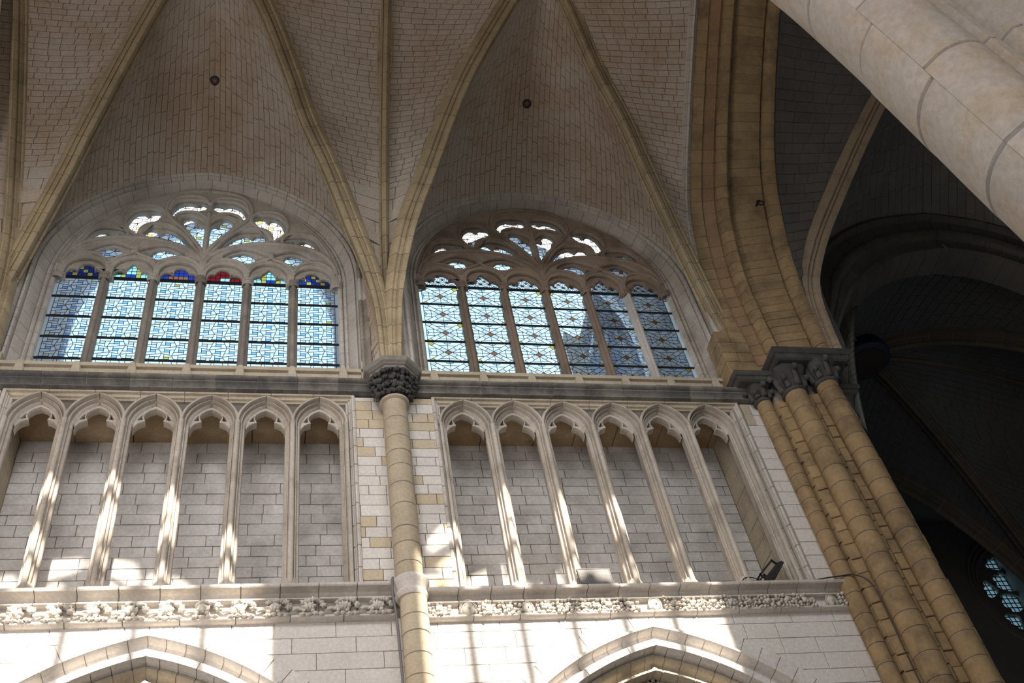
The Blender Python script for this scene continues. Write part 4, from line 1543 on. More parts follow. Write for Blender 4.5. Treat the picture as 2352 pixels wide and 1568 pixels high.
    if style == 'pinwheel':
        for i, x0 in enumerate(x0s):
            for j in range(5):
                zt, zb = bars[j], bars[j + 1] if j < 4 else 5.42
                rows = 3 if j < 4 else 2
                hh = (bars[0] - bars[1]) / 3
                for rw in range(rows):
                    for c in range(3):
                        q = rw + 3 * j

                        def node(a_, b_):
                            e = .035 * (1 if (a_ + b_) % 2 else -1) if 0 < a_ < 3 else 0
                            g = .030 * (1 if (a_ + b_) % 2 else -1) if 0 < b_ % 3 else .0
                            return (x0 + wl_ * a_ / 3 + e, zt - hh * b_ + g)
                        A_, B_, C_, D_ = node(c, rw + 1), node(c + 1, rw + 1), node(c + 1, rw), node(c, rw)
                        mx_, mz_ = (A_[0] + B_[0] + C_[0] + D_[0]) / 4, (A_[1] + B_[1] + C_[1] + D_[1]) / 4
                        rx, rz = wl_ / 3 * .19, hh * .17
                        r0, r1, r2, r3 = (mx_ - rx, mz_ - rz), (mx_ + rx, mz_ - rz), (mx_ + rx, mz_ + rz), (mx_ - rx, mz_ + rz)
                        col = [G_GREY, G_BLUE, G_GREY][c] if rw != 1 else G_BLUE
                        if R.random() < .03:
                            col = G_GOLD
                        panes.append(([r0, r1, r2, r3], col))
                        lerp = lambda P_, Q_, f_: (P_[0] + (Q_[0] - P_[0]) * f_, P_[1] + (Q_[1] - P_[1]) * f_)
                        er = lerp(B_, C_, min(max((r2[1] - B_[1]) / (C_[1] - B_[1]), .1), .9)); el = lerp(A_, D_, min(max((r0[1] - A_[1]) / (D_[1] - A_[1]), .1), .9))
                        et = lerp(D_, C_, (r3[0] - D_[0]) / (C_[0] - D_[0])); eb = lerp(A_, B_, (r1[0] - A_[0]) / (B_[0] - A_[0]))
                        panes.append(([r3, r2, er, C_, et], G_CLEAR))
                        panes.append(([r2, r1, eb, B_, er], G_CLEAR))
                        panes.append(([r1, r0, el, A_, eb], G_CLEAR))
                        panes.append(([r0, r3, et, D_, el], G_CLEAR))
    else:
        for i, x0 in enumerate(x0s):
            for j in range(5):
                zt, zb = bars[j], bars[j] - .655
                mx_, mz_ = x0 + wl_ / 2, (zt + zb) / 2
                hw, hh = wl_ / 2, .655 / 2
                base = [[(x0, zb), (x0 + wl_, zb), (x0 + wl_, zt), (x0, zt)]]
                l = math.hypot(hw, hh)
                d = .055
                for sg in (1, -1):
                    nx, ny = hh / l, sg * hw / l
                    c0 = nx * mx_ + ny * mz_
                    base = split_poly(base, nx, ny, c0 - d)
                    base = split_poly(base, nx, ny, c0 + d)
                fin = []
                for p in base:
                    gx = sum(t_[0] for t_ in p) / len(p) - mx_; gz = sum(t_[1] for t_ in p) / len(p) - mz_
                    n1 = abs(gx * hh + gz * hw) / l; n2 = abs(gx * hh - gz * hw) / l
                    if n1 < d and n2 < d:
                        fin.append((p, G_BROWN))
                    elif n1 < d or n2 < d:
                        # band: short tinted piece by the centre, clear beyond, tinted corner
                        rr_ = math.hypot(gx, gz)
                        ux, uz = gx / rr_, gz / rr_
                        for q_ in split_poly([p], ux, uz, ux * mx_ + uz * mz_ + .20):
                            g2 = math.hypot(sum(t_[0] for t_ in q_) / len(q_) - mx_, sum(t_[1] for t_ in q_) / len(q_) - mz_)
                            if g2 < .20:
                                fin.append((q_, G_GREY))
                            else:
                                for q2 in split_poly([q_], ux, uz, ux * mx_ + uz * mz_ + .40):
                                    g3 = math.hypot(sum(t_[0] for t_ in q2) / len(q2) - mx_, sum(t_[1] for t_ in q2) / len(q2) - mz_)
                                    fin.append((q2, G_CLEAR if g3 < .41 else (G_GOLD if R.random() < .12 else G_GREY)))
                    elif abs(gz) * hw > abs(gx) * hh:
                        s_ = split_poly([p], 1, 0, mx_)
                        s2 = []
                        for zz in (.20, -.20):
                            pass
                        s_ = split_poly(s_, 0, 1, mz_ + math.copysign(.215, gz))
                        for q_ in s_:
                            gz2 = sum(t_[1] for t_ in q_) / len(q_) - mz_
                            if abs(gz2) > .215:
                                for q2 in split_poly([q_], 1, math.copysign(1.2, gx * 0 + (sum(t_[0] for t_ in q_) / len(q_) - mx_)) * math.copysign(1, -gz) * -1 * math.copysign(1, 1), mx_ + math.copysign(.16, sum(t_[0] for t_ in q_) / len(q_) - mx_) + 0) if False else [q_]:
                                    gx2 = sum(t_[0] for t_ in q2) / len(q2) - mx_
                                    fin.append((q2, G_CLEAR))
                            else:
                                fin.append((q_, G_CLEAR))
                        # small green half round at the edge
                        gl = [(mx_ + .085 * math.cos(t_), mz_ + math.copysign(hh - .055 * math.sin(t_), gz)) for t_ in np.linspace(0, math.pi, 7)]
                        fin.append((gl if gz < 0 else gl[::-1], G_GREEN))
                    else:
                        s_ = split_poly([p], 0, 1, mz_ - .11)
                        s_ = split_poly(s_, 0, 1, mz_)
                        s_ = split_poly(s_, 0, 1, mz_ + .11)
                        s_ = split_poly(s_, 1, 0, mx_ + math.copysign(hw * .62, gx))
                        for q_ in s_:
                            gx2 = abs(sum(t_[0] for t_ in q_) / len(q_) - mx_); gz2 = abs(sum(t_[1] for t_ in q_) / len(q_) - mz_)
                            fin.append((q_, G_GREEN if (gx2 > hw * .8 and gz2 < .1 and False) else G_CLEAR))
                        gl = [(mx_ + math.copysign(hw - .05 * math.sin(t_), gx), mz_ + .075 * math.cos(t_)) for t_ in np.linspace(0, math.pi, 7)]
                        fin.append((gl, G_GREEN))
                for p, m_ in fin:
                    if zb < 5.42:
                        p = clip(p, 0, -1, -5.42)
                    if len(p) >= 3:
                        panes.append((p, m_))
    for sx in (-1, 1):
        for j in range(5):
            zt, zb = bars[j], max(bars[j] - .655, 5.42)
            xa, xb = cx + sx * (a0 + .02), cx + sx * (3.0 * k - .085)
            panes.append(([(min(xa, xb), zb), (max(xa, xb), zb), (max(xa, xb), zt), (min(xa, xb), zt)], G_CLEAR))
    # heads of the lights: stained glass in the left window, leaded clear in the right
    for i, x0 in enumerate(x0s):
        nx_, nz_ = 8, 5
        z0, z1 = bars[0] + .0, zm(9.12)
        kind = i % 3 if i < 3 else (5 - i) % 3
        for a_ in range(nx_):
            for b_ in range(nz_):
                q = [(x0 + wl_ * a_ / nx_, z0 + (z1 - z0) * b_ / nz_), (x0 + wl_ * (a_ + 1) / nx_, z0 + (z1 - z0) * b_ / nz_),
                     (x0 + wl_ * (a_ + 1) / nx_, z0 + (z1 - z0) * (b_ + 1) / nz_), (x0 + wl_ * a_ / nx_, z0 + (z1 - z0) * (b_ + 1) / nz_)]
                u = abs(a_ - 3.5); v = b_
                if style == 'pinwheel':
                    if i in (0, 5):
                        m_ = G_GOLD if (a_ + b_) % 3 == 0 else (G_DEEP if (u > 1 or v > 0) else G_GREEN)
                    elif i in (1, 4):
                        m_ = G_GOLD if (v == 0 and u > 1) or (v in (1, 2, 3) and .6 < u < 2) else (G_DEEP if u < 1 and v in (1,) else G_GREEN)
                    elif i == 2:
                        m_ = G_DEEP if (v > 1 or u > 2) else G_BROWN
                    else:
                        m_ = G_GREEN if (u < 1 and v < 2) else (G_GOLD if (v == 0 and 1 < u < 3) else G_RED)
                    panes.append((q, m_))
                else:
                    if u < 1 and v == 2:
                        m_ = G_BROWN
                    else:
                        m_ = G_CLEAR
                    if a_ % 2 == 0 and b_ % 2 == 0:
                        q2 = [q[0], (q[1][0] + wl_ / nx_, q[1][1]), (q[2][0] + wl_ / nx_, q[2][1] + (z1 - z0) / nz_), (q[3][0], q[3][1] + (z1 - z0) / nz_)]
                        c_ = ((q2[0][0] + q2[1][0]) / 2, (q2[0][1] + q2[2][1]) / 2)
                        rr2 = [(c_[0] - .045, c_[1]), (c_[0], c_[1] - .035), (c_[0] + .045, c_[1]), (c_[0], c_[1] + .035)]
                        panes.append((rr2, G_BROWN if a_ in (2, 4) and b_ == 2 else G_GREY))
                        panes.append(([q2[0], q2[1], rr2[1]], G_CLEAR)); panes.append(([q2[1], q2[2], rr2[2]], G_CLEAR))
                        panes.append(([q2[2], q2[3], rr2[3]], G_CLEAR)); panes.append(([q2[3], q2[0], rr2[0]], G_CLEAR))
                        panes.append(([q2[0], rr2[1], rr2[0]], G_CLEAR)); panes.append(([q2[1], rr2[2], rr2[1]], G_CLEAR))
                        panes.append(([q2[2], rr2[3], rr2[2]], G_CLEAR)); panes.append(([q2[3], rr2[0], rr2[3]], G_CLEAR))
    # tympanum glass behind the tracery
    nxx, nzz = 22, 11
    zt0, zt1 = zm(9.12), zs0 + h0 + .02
    for a_ in range(nxx):
        for b_ in range(nzz):
            def nd(i_, j_):
                return (cx - a0 + 2 * a0 * i_ / nxx + (.05 if (i_ + j_) % 2 else -.05), zt0 + (zt1 - zt0) * j_ / nzz + (.04 if (i_ + j_) % 2 else -.04))
            A_, B_, C_, D_ = nd(a_, b_), nd(a_ + 1, b_), nd(a_ + 1, b_ + 1), nd(a_, b_ + 1)
            mx_, mz_ = (A_[0] + C_[0]) / 2, (A_[1] + C_[1]) / 2
            if mz_ > zs0:
                Rr = (a0 * a0 + h0 * h0) / (2 * a0)
                if (abs(mx_ - cx) + Rr - a0) ** 2 + (mz_ - zs0) ** 2 > (Rr - .02) ** 2:
                    continue
            if style == 'pinwheel':
                rx, rz = .055, .045
                col = G_BLUE if (a_ + b_) % 4 == 0 else (G_GOLD if (a_ + b_) % 4 == 2 else G_CLEAR)
            else:
                rx, rz = .05, .05
                col = G_BROWN if (a_ + 2 * b_) % 5 == 0 else G_CLEAR
            r0, r1, r2, r3 = (mx_ - rx, mz_ - rz), (mx_ + rx, mz_ - rz), (mx_ + rx, mz_ + rz), (mx_ - rx, mz_ + rz)
            panes += [([r0, r1, r2, r3], col), ([A_, B_, r1, r0], G_CLEAR), ([B_, C_, r2, r1], G_CLEAR), ([C_, D_, r3, r2], G_CLEAR), ([D_, A_, r0, r3], G_CLEAR)]
    order = sorted(range(len(panes)), key=lambda q: -abs(area(panes[q][0])))
    # panes shown as parts: the lit ones of the lights, largest first
    mats = [G_CLEAR, G_BLUE, G_GREY, G_GOLD, G_BROWN, G_GREEN, G_DEEP, G_RED]
    rv, rf, rm = [], [], []
    lead = MB()
    seen = set()
    done = 0
    for q in order:
        p, m_ = panes[q]
        if area(p) < 0:
            p = p[::-1]
        V = [(x_, GY, z_) for x_, z_ in p]
        if done < 296:
            mesh('pane', V, [tuple(range(len(V)))], m_, w)
            done += 1
        else:
            b0 = len(rv)
            rv += V
            rf.append(tuple(range(b0, b0 + len(V))))
            rm.append(mats.index(m_))
        for e in range(len(p)):
            P_, Q_ = p[e], p[(e + 1) % len(p)]
            key = tuple(sorted(((round(P_[0], 3), round(P_[1], 3)), (round(Q_[0], 3), round(Q_[1], 3)))))
            if key in seen:
                continue
            seen.add(key)
            dx, dz = Q_[0] - P_[0], Q_[1] - P_[1]
            l = math.hypot(dx, dz)
            if l < .01:
                continue
            hw_ = .0065
            nx, nz = -dz / l * hw_, dx / l * hw_
            lead.add([(P_[0] + nx, GY + .002, P_[1] + nz), (P_[0] - nx, GY + .002, P_[1] - nz), (Q_[0] - nx, GY + .002, Q_[1] - nz), (Q_[0] + nx, GY + .002, Q_[1] + nz),
                      (P_[0], GY - .008, P_[1]), (Q_[0], GY - .008, Q_[1])],
                     [(0, 4, 5, 3), (4, 1, 2, 5), (0, 3, 2, 1)])
    o = mesh('further_panes', rv, rf, None, w, mats=mats, fm=rm)
    o['kind'] = 'stuff'
    o = lead.obj('lead_came', LEAD, w)
    o['kind'] = 'stuff'
    # ---- iron saddle bars
    for j in range(5):
        b = MB(); b.box(cx - a0, cx + a0, .575, .605, bars[j] - .022, bars[j] + .022 + (.03 if j == 0 else 0))
        b.obj('saddle_bar', IRON, w)
    # ---- sill: sloping block, panelled curb with little posts
    b = MB()
    b.add([(cx - a0 - .3, .10, 5.06), (cx + a0 + .3, .10, 5.06), (cx + a0 + .3, .75, 5.50), (cx - a0 - .3, .75, 5.50), (cx - a0 - .3, .10, 4.7), (cx + a0 + .3, .10, 4.7), (cx + a0 + .3, .75, 4.7), (cx - a0 - .3, .75, 4.7)],
          [(0, 1, 2, 3), (4, 7, 6, 5), (0, 4, 5, 1), (1, 5, 6, 2), (2, 6, 7, 3), (3, 7, 4, 0)])
    b.obj('window_sill', BUFF, w)
    b = MB(); b.box(cx - a0 - .42, cx + a0 + .42, .0, .12, 5.10, 5.19); b.obj('curb_rail', BUFF, w)
    b = MB(); b.box(cx - a0 - .42, cx + a0 + .42, .0, .12, 4.72, 4.80); b.obj('curb_rail', BUFF, w)
    b = MB(); b.box(cx - a0 - .42, cx + a0 + .42, .07, .12, 4.78, 5.12); b.obj('curb_panel', BUFF, w)
    for i in range(7):
        x = cx + (i - 3) * 1.0 * k
        V = [(x - .13, .0, 4.79), (x + .13, .0, 4.79), (x + .07, .0, 5.11), (x - .07, .0, 5.11), (x - .13, .08, 4.79), (x + .13, .08, 4.79), (x + .07, .08, 5.11), (x - .07, .08, 5.11),
             (x - .10, -.03, 4.79), (x + .10, -.03, 4.79), (x + .04, -.02, 5.20), (x - .04, -.02, 5.20)]
        mesh('curb_post', V, [(0, 4, 7, 3), (1, 2, 6, 5), (3, 7, 6, 2), (8, 9, 10, 11), (0, 8, 11, 3), (9, 1, 2, 10), (3, 11, 10, 2)], BUFF, w)
    for sx in (-1, 1):
        b = MB(); xx = cx + sx * (a0 + .50); b.box(xx - .14, xx + .14, .0, .3, 4.70, 5.42); b.obj('sill_block', BUFF, w)
    return w


ml = random.Random(3)
window(1, 2.97, 1.0, 5.5, 8.45, 1.0, TRAC, lambda i: (MULL, MULL, MULL)[i % 3], 'pinwheel', (3.0, 8.60, 3.45), (LIGHT, LIGHT), 'left clerestory window with bright glass and pale flowing tracery')
window(2, 10.86, 1.02, 5.5, 8.68, .932, TRACB, lambda i: (MULB, MULB, MULB, MULB, LIGHT)[i % 5], 'cross', (3.08, 8.85, 3.17), (TRACW if 'TRACW' in globals() else TRAC, LIGHT), 'right clerestory window with cross patterned glass and brown tracery')

# the opposite windows, behind and above the camera: the sun comes in through their tracery
for q, (cx, a, zs, h) in enumerate(SWIN):
    ws = struct('window_%d' % (5 + q), (cx, -11.6, 4.0))
    dz = zs - 8.60
    uvs = lambda P: [(cx + u * a / 3.0, z + dz) for u, z in P]
    ol = pointed(cx, a + .02, zs, h + .02, 60, 8.45 + dz)
    seq = []
    for H in TR_H:
        Hm = chaikin(mirror_pts(H), 1, False)
        seq += [(Hm[0][0], 8.46)] + Hm + [(Hm[-1][0], 8.46)]
    for H in TR_H[::-1]:
        Hm = chaikin(H, 1, False)[::-1]
        seq += [(Hm[0][0], 8.46)] + Hm + [(Hm[-1][0], 8.46)]
    hs = []
    for O in TR_O:
        ou = sum(p[0] for p in O) / len(O); ov_ = sum(p[1] for p in O) / len(O)
        O = [(min(ou + (p[0] - ou) * 1.2, -.06), min(ov_ + (p[1] - ov_) * 1.25, 8.5 + h)) for p in O]
        hs += [uvs(chaikin(O, 1)), uvs(chaikin(mirror_pts(O), 1))]
    curve_plate('tracery', [ol + uvs(seq)] + hs, -11.6, .07, .01, TRAC, ws)
    for i in range(5):
        x = cx + (i - 2) * a / 3.0
        b = MB(); b.box(x - .10, x + .10, -11.7, -11.5, 4.0, 8.48 + dz)
        b.obj('mullion', TRAC, ws)

# ================================================================== STAR ROUNDELS ON THE VAULT
def roundel(p, lab):
    t = thing('star_roundel', lab, 'roundel', tuple(p), 'painted star roundels on the vault')
    c = np.array(p)
    n = nrm(np.array([0.0, -.45, -.9]))
    u = np.array([1.0, 0, 0]); v = np.cross(n, u)
    rings_obj([[tuple(c + n * d + (u * math.cos(a) + v * math.sin(a)) * r_) for a in np.linspace(0, 2 * math.pi, 24, endpoint=False)] for d, r_ in ((-.08, .12), (.03, .12), (.045, .10), (.035, .09))],
              'disc', BLUEP, t)
    V, F = [], []
    for k in range(10):
        r_ = .082 if k % 2 == 0 else .030
        a = math.pi / 2 + 2 * math.pi * k / 10
        V.append(tuple(c + n * .045 + (u * math.cos(a) + v * math.sin(a)) * r_))
    V.append(tuple(c + n * .065))
    F = [(i, (i + 1) % 10, 10) for i in range(10)]
    mesh('star', V, F, GOLDP, t)


def ray_hit(px, py, y):
    d = CM.T @ np.array([(px - 1176) / FPX, (py - 784) / FPX, 1.0])
    t_ = (y - CP[1]) / d[1]
    return CP + t_ * d


def web_point(px, py, S):
    best = None
    for t_ in np.linspace(.02, .98, 60):
        for s_ in np.linspace(.6, 1.0, 60):
            P = S(s_, t_)
            x, y, _ = project(P)
            e = (x - px) ** 2 + (y - py) ** 2
            if best is None or e < best[0]:
                best = (e, P)
    return best[1]


roundel(web_point(503, 184, SL1), 'small dark blue disc with gold star on vault over left window')
roundel(web_point(1210, 242, SR1), 'small dark blue disc with gold star on vault over right window')

# ================================================================== FLOODLIGHTS AND CABLES
def floodlight(loc, rz, tilt, w, h, lab, edge_on=False):
    t = thing('floodlight', lab, 'floodlight', loc)
    M = Matrix.Translation(loc) @ Matrix.Rotation(rz, 4, 'Z') @ Matrix.Translation((0, 0, h * .5 + .03)) @ Matrix.Rotation(tilt, 4, 'X')
    if edge_on:
        c_, s_ = math.cos(math.radians(47)), math.sin(math.radians(47))
        M = Matrix.Translation(Vector(loc) + Vector((.05, 0, .06))) @ Matrix(((0, -c_, s_, 0), (1, 0, 0, 0), (0, s_, c_, 0), (0, 0, 0, 1))) @ Matrix.Translation((0, 0, h * .5))

    def mk(bx, name, mat, parent):
        return mesh(name, [tuple(M @ Vector(v)) for v in bx.V], bx.F, mat, parent)
    b = MB()
    b.add([(-w / 2, -.03, -h / 2), (w / 2, -.03, -h / 2), (w / 2, -.03, h / 2), (-w / 2, -.03, h / 2), (-w / 2, .015, -h / 2), (w / 2, .015, -h / 2), (w / 2, .015, h / 2), (-w / 2, .015, h / 2),
           (-w / 2 + .05, .06, -h / 2 + .05), (w / 2 - .05, .06, -h / 2 + .05), (w / 2 - .05, .06, h / 2 - .05), (-w / 2 + .05, .06, h / 2 - .05)],
          [(0, 1, 2, 3), (0, 4, 5, 1), (1, 5, 6, 2), (2, 6, 7, 3), (3, 7, 4, 0), (4, 8, 9, 5), (5, 9, 10, 6), (6, 10, 11, 7), (7, 11, 8, 4), (8, 11, 10, 9)])
    hs = mk(b, 'housing', BLACKP, t)
    b = MB()
    e = .022
    b.box(-w / 2, w / 2, -.042, -.03, h / 2 - e, h / 2); b.box(-w / 2, w / 2, -.042, -.03, -h / 2, -h / 2 + e)
    b.box(-w / 2, -w / 2 + e, -.042, -.03, -h / 2 + e, h / 2 - e); b.box(w / 2 - e, w / 2, -.042, -.03, -h / 2 + e, h / 2 - e)
    mk(b, 'front_frame', BLACKP, t)
    b = MB(); b.box(-w / 2 + e, w / 2 - e, -.036, -.031, -h / 2 + e, h / 2 - e)
    gl = mk(b, 'front_glass', LEDG, t)
    b = MB()
    for i in range(16):
        for j in range(10):
            x = -w / 2 + e + (w - 2 * e) * (i + .5) / 16; z = -h / 2 + e + (h - 2 * e) * (j + .5) / 10
            b.box(x - .007, x + .007, -.039, -.036, z - .007, z + .007)
    ld = mk(b, 'led_array', LEDD, gl)
    ld['kind'] = 'stuff'
    M2 = Matrix.Translation(loc) @ Matrix.Rotation(rz, 4, 'Z')
    b = MB()
    if edge_on:
        z0, z1, yo = -h * .46, h * .36, .17
        for sx in (-1, 1):
            x = sx * w * .42
            b.box(x - .016, x + .016, .01, yo, z1 - .03, z1); b.box(x - .016, x + .016, yo - .03, yo, z0, z1); b.box(x - .016, x + .016, .01, yo, z0, z0 + .03)
        b.box(-w * .42, w * .42, yo - .03, yo, z0, z0 + .03)
        mk(b, 'bracket', BLACKP, t)
        return t
    hb = h * .5 + .03
    for sx in (-1, 1):
        P0 = Vector((sx * (w / 2 + .015), .0, hb)); P1 = Vector((sx * (w / 2 + .015), .16, .02))
        dd = (P1 - P0).normalized(); nn = Vector((0, dd.z, -dd.y)) * .018
        for xo in (0,):
            b.add([tuple(P0 + nn + Vector((-.004, 0, 0))), tuple(P0 - nn + Vector((-.004, 0, 0))), tuple(P1 - nn + Vector((-.004, 0, 0))), tuple(P1 + nn + Vector((-.004, 0, 0))),
                   tuple(P0 + nn + Vector((.004, 0, 0))), tuple(P0 - nn + Vector((.004, 0, 0))), tuple(P1 - nn + Vector((.004, 0, 0))), tuple(P1 + nn + Vector((.004, 0, 0)))],
                  [(0, 3, 2, 1), (4, 5, 6, 7), (0, 1, 5, 4), (1, 2, 6, 5), (2, 3, 7, 6), (3, 0, 4, 7)])
    b.box(-w / 2 - .02, w / 2 + .02, .14, .18, .0, .02)
    mesh('bracket', [tuple(M2 @ Vector(v)) for v in b.V], b.F, BLACKP, t)
    return t


floodlight((10.08, -.12, -.31), 0.0, -.12, .58, .36, 'black floodlight with a grid of leds, facing out from the ledge')
floodlight((13.16, .10, -.29), 0, 0, .50, .58, 'black floodlight seen edge on, tilted on the ledge near the pier', True)


def cable(name, pts, r, lab, mat, n=60):
    V, F = tube(resample(pts, n), r, 6)
    o = mesh(name, V, F, mat, None, True)
    o['label'] = lab
    o['category'] = 'cable'
    return o


cable('cable', [(13.40, .10, -.28), (13.1, .0, -.1), (12.85, -.06, -.12), (12.70, -.10, -.29)], .010, 'thin black cable looping from the tilted floodlight round a colonnette foot', BLACKP)
cable('cable', [(13.9, -.12, -.29), (14.2, -.18, -.26), (14.55, -.27, -.27), (14.80, -.34, -.30), (14.98, -.42, -.55), (15.00, -.44, -1.2), (14.98, -.44, -2.2), (14.97, -.44, -3.4), (14.97, -.44, -5.5)], .013, 'black cable running off the right ledge and down the pier', BLACKP, 90)
cable('cable', [(6.62, -.30, -.16), (6.60, -.34, -.24), (6.60, -.31, -.5), (6.64, -.26, -.9), (6.66, -.24, -1.6), (6.67, -.24, -2.6), (6.67, -.24, -5.0)], .022, 'grey cable hanging down the left side of the round column', CABLE, 80)

# ================================================================== NEAR ARCH (upper right)
t = thing('near_arch', 'big pale moulded stone arch crossing the upper right corner', 'arch', (9.5, -11.2, -12.2))
NP = [(10.0, -11.2, -12.2), (9.62, -11.2, -9.6), (9.30, -11.2, -7.6), (9.0, -11.2, -6.01), (8.93, -11.2, -5.27), (8.854, -11.2, -4.53), (8.76, -11.2, -3.5), (8.651, -11.2, -2.54), (8.45, -11.2, -1.3), (8.05, -11.2, .2)]
NP = [(x + .49, y, z) for x, y, z in NP]
P = resample(NP, 97)
T = nrm(np.gradient(P, axis=0))
sd = nrm(np.stack([-T[:, 2] * -1, np.zeros(len(T)), T[:, 0] * -1], 1))
NPA = [(.50, .60), (.26, .46), (.09, .27), (.01, .06), (.02, -.12)]
NPB = [(.02, -.12), (.12, -.27), (.27, -.35), (.42, -.345), (.485, -.29)]
NPC = [(.485, -.29), (.495, -.20), (.53, -.20), (.545, -.29), (.575, -.345), (.65, -.345), (.66, -.25), (.69, -.25), (.70, -.36), (.735, -.43), (.82, -.46), (.89, -.42), (.92, -.32)]
NPD = [(.92, -.32), (1.0, -.24), (1.14, -.26), (1.24, -.36), (1.34, -.52), (1.5, -.61), (1.7, -.61), (1.9, -.5), (2.0, -.3), (2.15, -.25), (2.3, -.4), (2.55, -.62), (2.9, -.7), (3.2, -.5), (3.3, .5)]


def dense(prof, n):
    q = resample([(a_, b_, 0) for a_, b_ in prof], n)
    return [(p_[0], p_[1]) for p_ in q]


for prof, ns, gp in ((dense(NPA, 15), 13, .020), (dense(NPB, 15), 12, .020), (NPC, 7, .018), (dense(NPD, 34), 12, .022)):
    loft_stones(sweep_grid(P, prof, sd, (0, 1, 0)), ns, NEAR, t, 'moulding_stone' if prof is NPC else 'voussoir', (6, -16, -10), depth=.014, gap=gp, jit=.012, coremat=MORTG)

# ================================================================== DARK CROSSING AND FAR ARM
EYE_C = np.array([22.0, -5.0, 4.0])
CD = [(16.45, -.6, 4.9), (16.66, -.74, 7.2), (17.25, -1.05, 8.7), (18.25, -1.7, 10.35), (19.65, -3.0, 12.4), (21.0, -4.2, 14.0), (22.0, -5.2, 15.0)]
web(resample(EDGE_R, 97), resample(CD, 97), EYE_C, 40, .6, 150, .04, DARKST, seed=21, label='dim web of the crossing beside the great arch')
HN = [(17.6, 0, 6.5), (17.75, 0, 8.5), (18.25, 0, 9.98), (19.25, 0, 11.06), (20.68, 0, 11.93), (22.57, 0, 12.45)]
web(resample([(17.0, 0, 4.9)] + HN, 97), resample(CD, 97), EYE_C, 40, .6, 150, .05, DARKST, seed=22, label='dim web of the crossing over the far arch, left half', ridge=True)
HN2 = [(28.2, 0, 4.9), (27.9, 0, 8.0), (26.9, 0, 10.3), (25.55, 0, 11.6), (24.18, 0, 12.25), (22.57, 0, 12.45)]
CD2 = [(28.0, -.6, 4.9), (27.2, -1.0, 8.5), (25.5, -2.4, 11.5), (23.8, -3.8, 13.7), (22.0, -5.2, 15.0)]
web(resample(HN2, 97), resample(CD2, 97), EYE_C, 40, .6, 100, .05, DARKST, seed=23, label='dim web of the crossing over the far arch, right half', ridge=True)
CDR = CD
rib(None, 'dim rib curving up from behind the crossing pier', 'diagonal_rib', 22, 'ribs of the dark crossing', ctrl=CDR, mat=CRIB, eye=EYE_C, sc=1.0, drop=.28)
rib(None, 'dim rib at the far side of the crossing, hidden by the near arch', 'diagonal_rib', 18, 'ribs of the dark crossing', ctrl=CD2, mat=CRIB, eye=EYE_C, sc=1.0, drop=.36)
t = thing('crossing_arch', 'dim moulded arch opening to the dark arm beyond the pier', 'arch', (22.5, 0, 5))
CAP = [(.0, .0), (-.03, -.05), (-.12, -.06), (-.16, .0), (-.2, .12), (-.55, .14), (-.6, .08), (-.75, .05), (-.88, .12), (-.92, .25), (-1.2, .28), (-1.25, .2), (-1.4, .18), (-1.5, .3), (-1.52, 1.0)]
CA = even(np.array([tuple(p) for p in resample([(17.15, 0, 6.6)] + HN[1:], 40)] + [tuple(p) for p in resample(HN2[::-1], 40)[1:]] + [(28.2, 0, 3.0), (28.2, 0, -4)]), 193)
T = nrm(np.gradient(CA, axis=0))
ov = np.stack([-T[:, 2], np.zeros(len(T)), T[:, 0]], 1)
fz = np.clip((CA[:, 2] - 5.0) / 5.0, 0.0, 1.0)[:, None]
fz = .12 + .88 * fz * fz
G = np.array([CA + ov * a_ * fz + np.array([0, b_, 0]) for a_, b_ in CAP])
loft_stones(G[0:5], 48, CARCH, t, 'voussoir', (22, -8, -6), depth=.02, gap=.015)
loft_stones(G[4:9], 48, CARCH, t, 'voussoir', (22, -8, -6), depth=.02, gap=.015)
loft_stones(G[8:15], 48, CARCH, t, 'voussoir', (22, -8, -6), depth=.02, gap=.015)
# respond of that arch with its own dark capital
t = thing('dark_respond', 'dark capital and shaft half hidden behind the crossing pier', 'shaft', (16.62, 0, -12.2))
drums(16.62, .0, .15, -6, 3.95, .45, DARKST, t, seed=15)
crocket_cap(16.66, -.04, .16, 3.95, 4.45, t, .24, False)
abacus(16.45, 16.92, -.32, .3, 4.45, t, .24)

# far arm: vault of four webs with a painted boss, side and end walls
BO = (22.4, 4.9, 12.0)
cor = {'a': (17.7, .9, 4.5), 'b': (28.6, .9, 4.5), 'c': (28.6, 9.3, 4.5), 'd': (17.7, 9.3, 4.5)}


def arcpts(p, q, lift=.62):
    p, q = np.array(p, float), np.array(q, float)
    out = []
    for s_ in np.linspace(0, 1, 9):
        h = math.sin(s_ * math.pi / 2)
        f = 1 - math.cos(s_ * math.pi / 2) * 1.0
        f = s_ * .55 + f * .45 if s_ > 0 else 0
        out.append((p[0] + (q[0] - p[0]) * f, p[1] + (q[1] - p[1]) * f, p[2] + (q[2] - p[2]) * h))
    return out


mids = {'ab': (22.6, 1.0, 11.6), 'cd': (22.6, 9.3, 11.6), 'bc': (28.8, 5.1, 10.6), 'da': (17.6, 5.1, 10.6)}
EYE_A = (22.6, 5, 3)
lbl = {'a': 'near left', 'b': 'near right', 'c': 'far right', 'd': 'far left'}
sdn = 30
for e, (p, q) in {'ab': ('a', 'b'), 'bc': ('b', 'c'), 'cd': ('c', 'd'), 'da': ('d', 'a')}.items():
    for c in (p, q):
        sdn += 1
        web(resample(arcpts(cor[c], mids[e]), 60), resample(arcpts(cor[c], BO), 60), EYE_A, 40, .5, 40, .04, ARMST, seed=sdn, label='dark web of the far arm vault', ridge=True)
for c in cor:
    rib(None, 'dark rib of the far arm vault running to its %s corner' % lbl[c], 'diagonal_rib', 16, 'ribs of the far arm vault', ctrl=arcpts(cor[c], BO)[2 if c == 'a' else 0:], mat=ARMRIB, eye=EYE_A, sc=1.0, drop=.34)
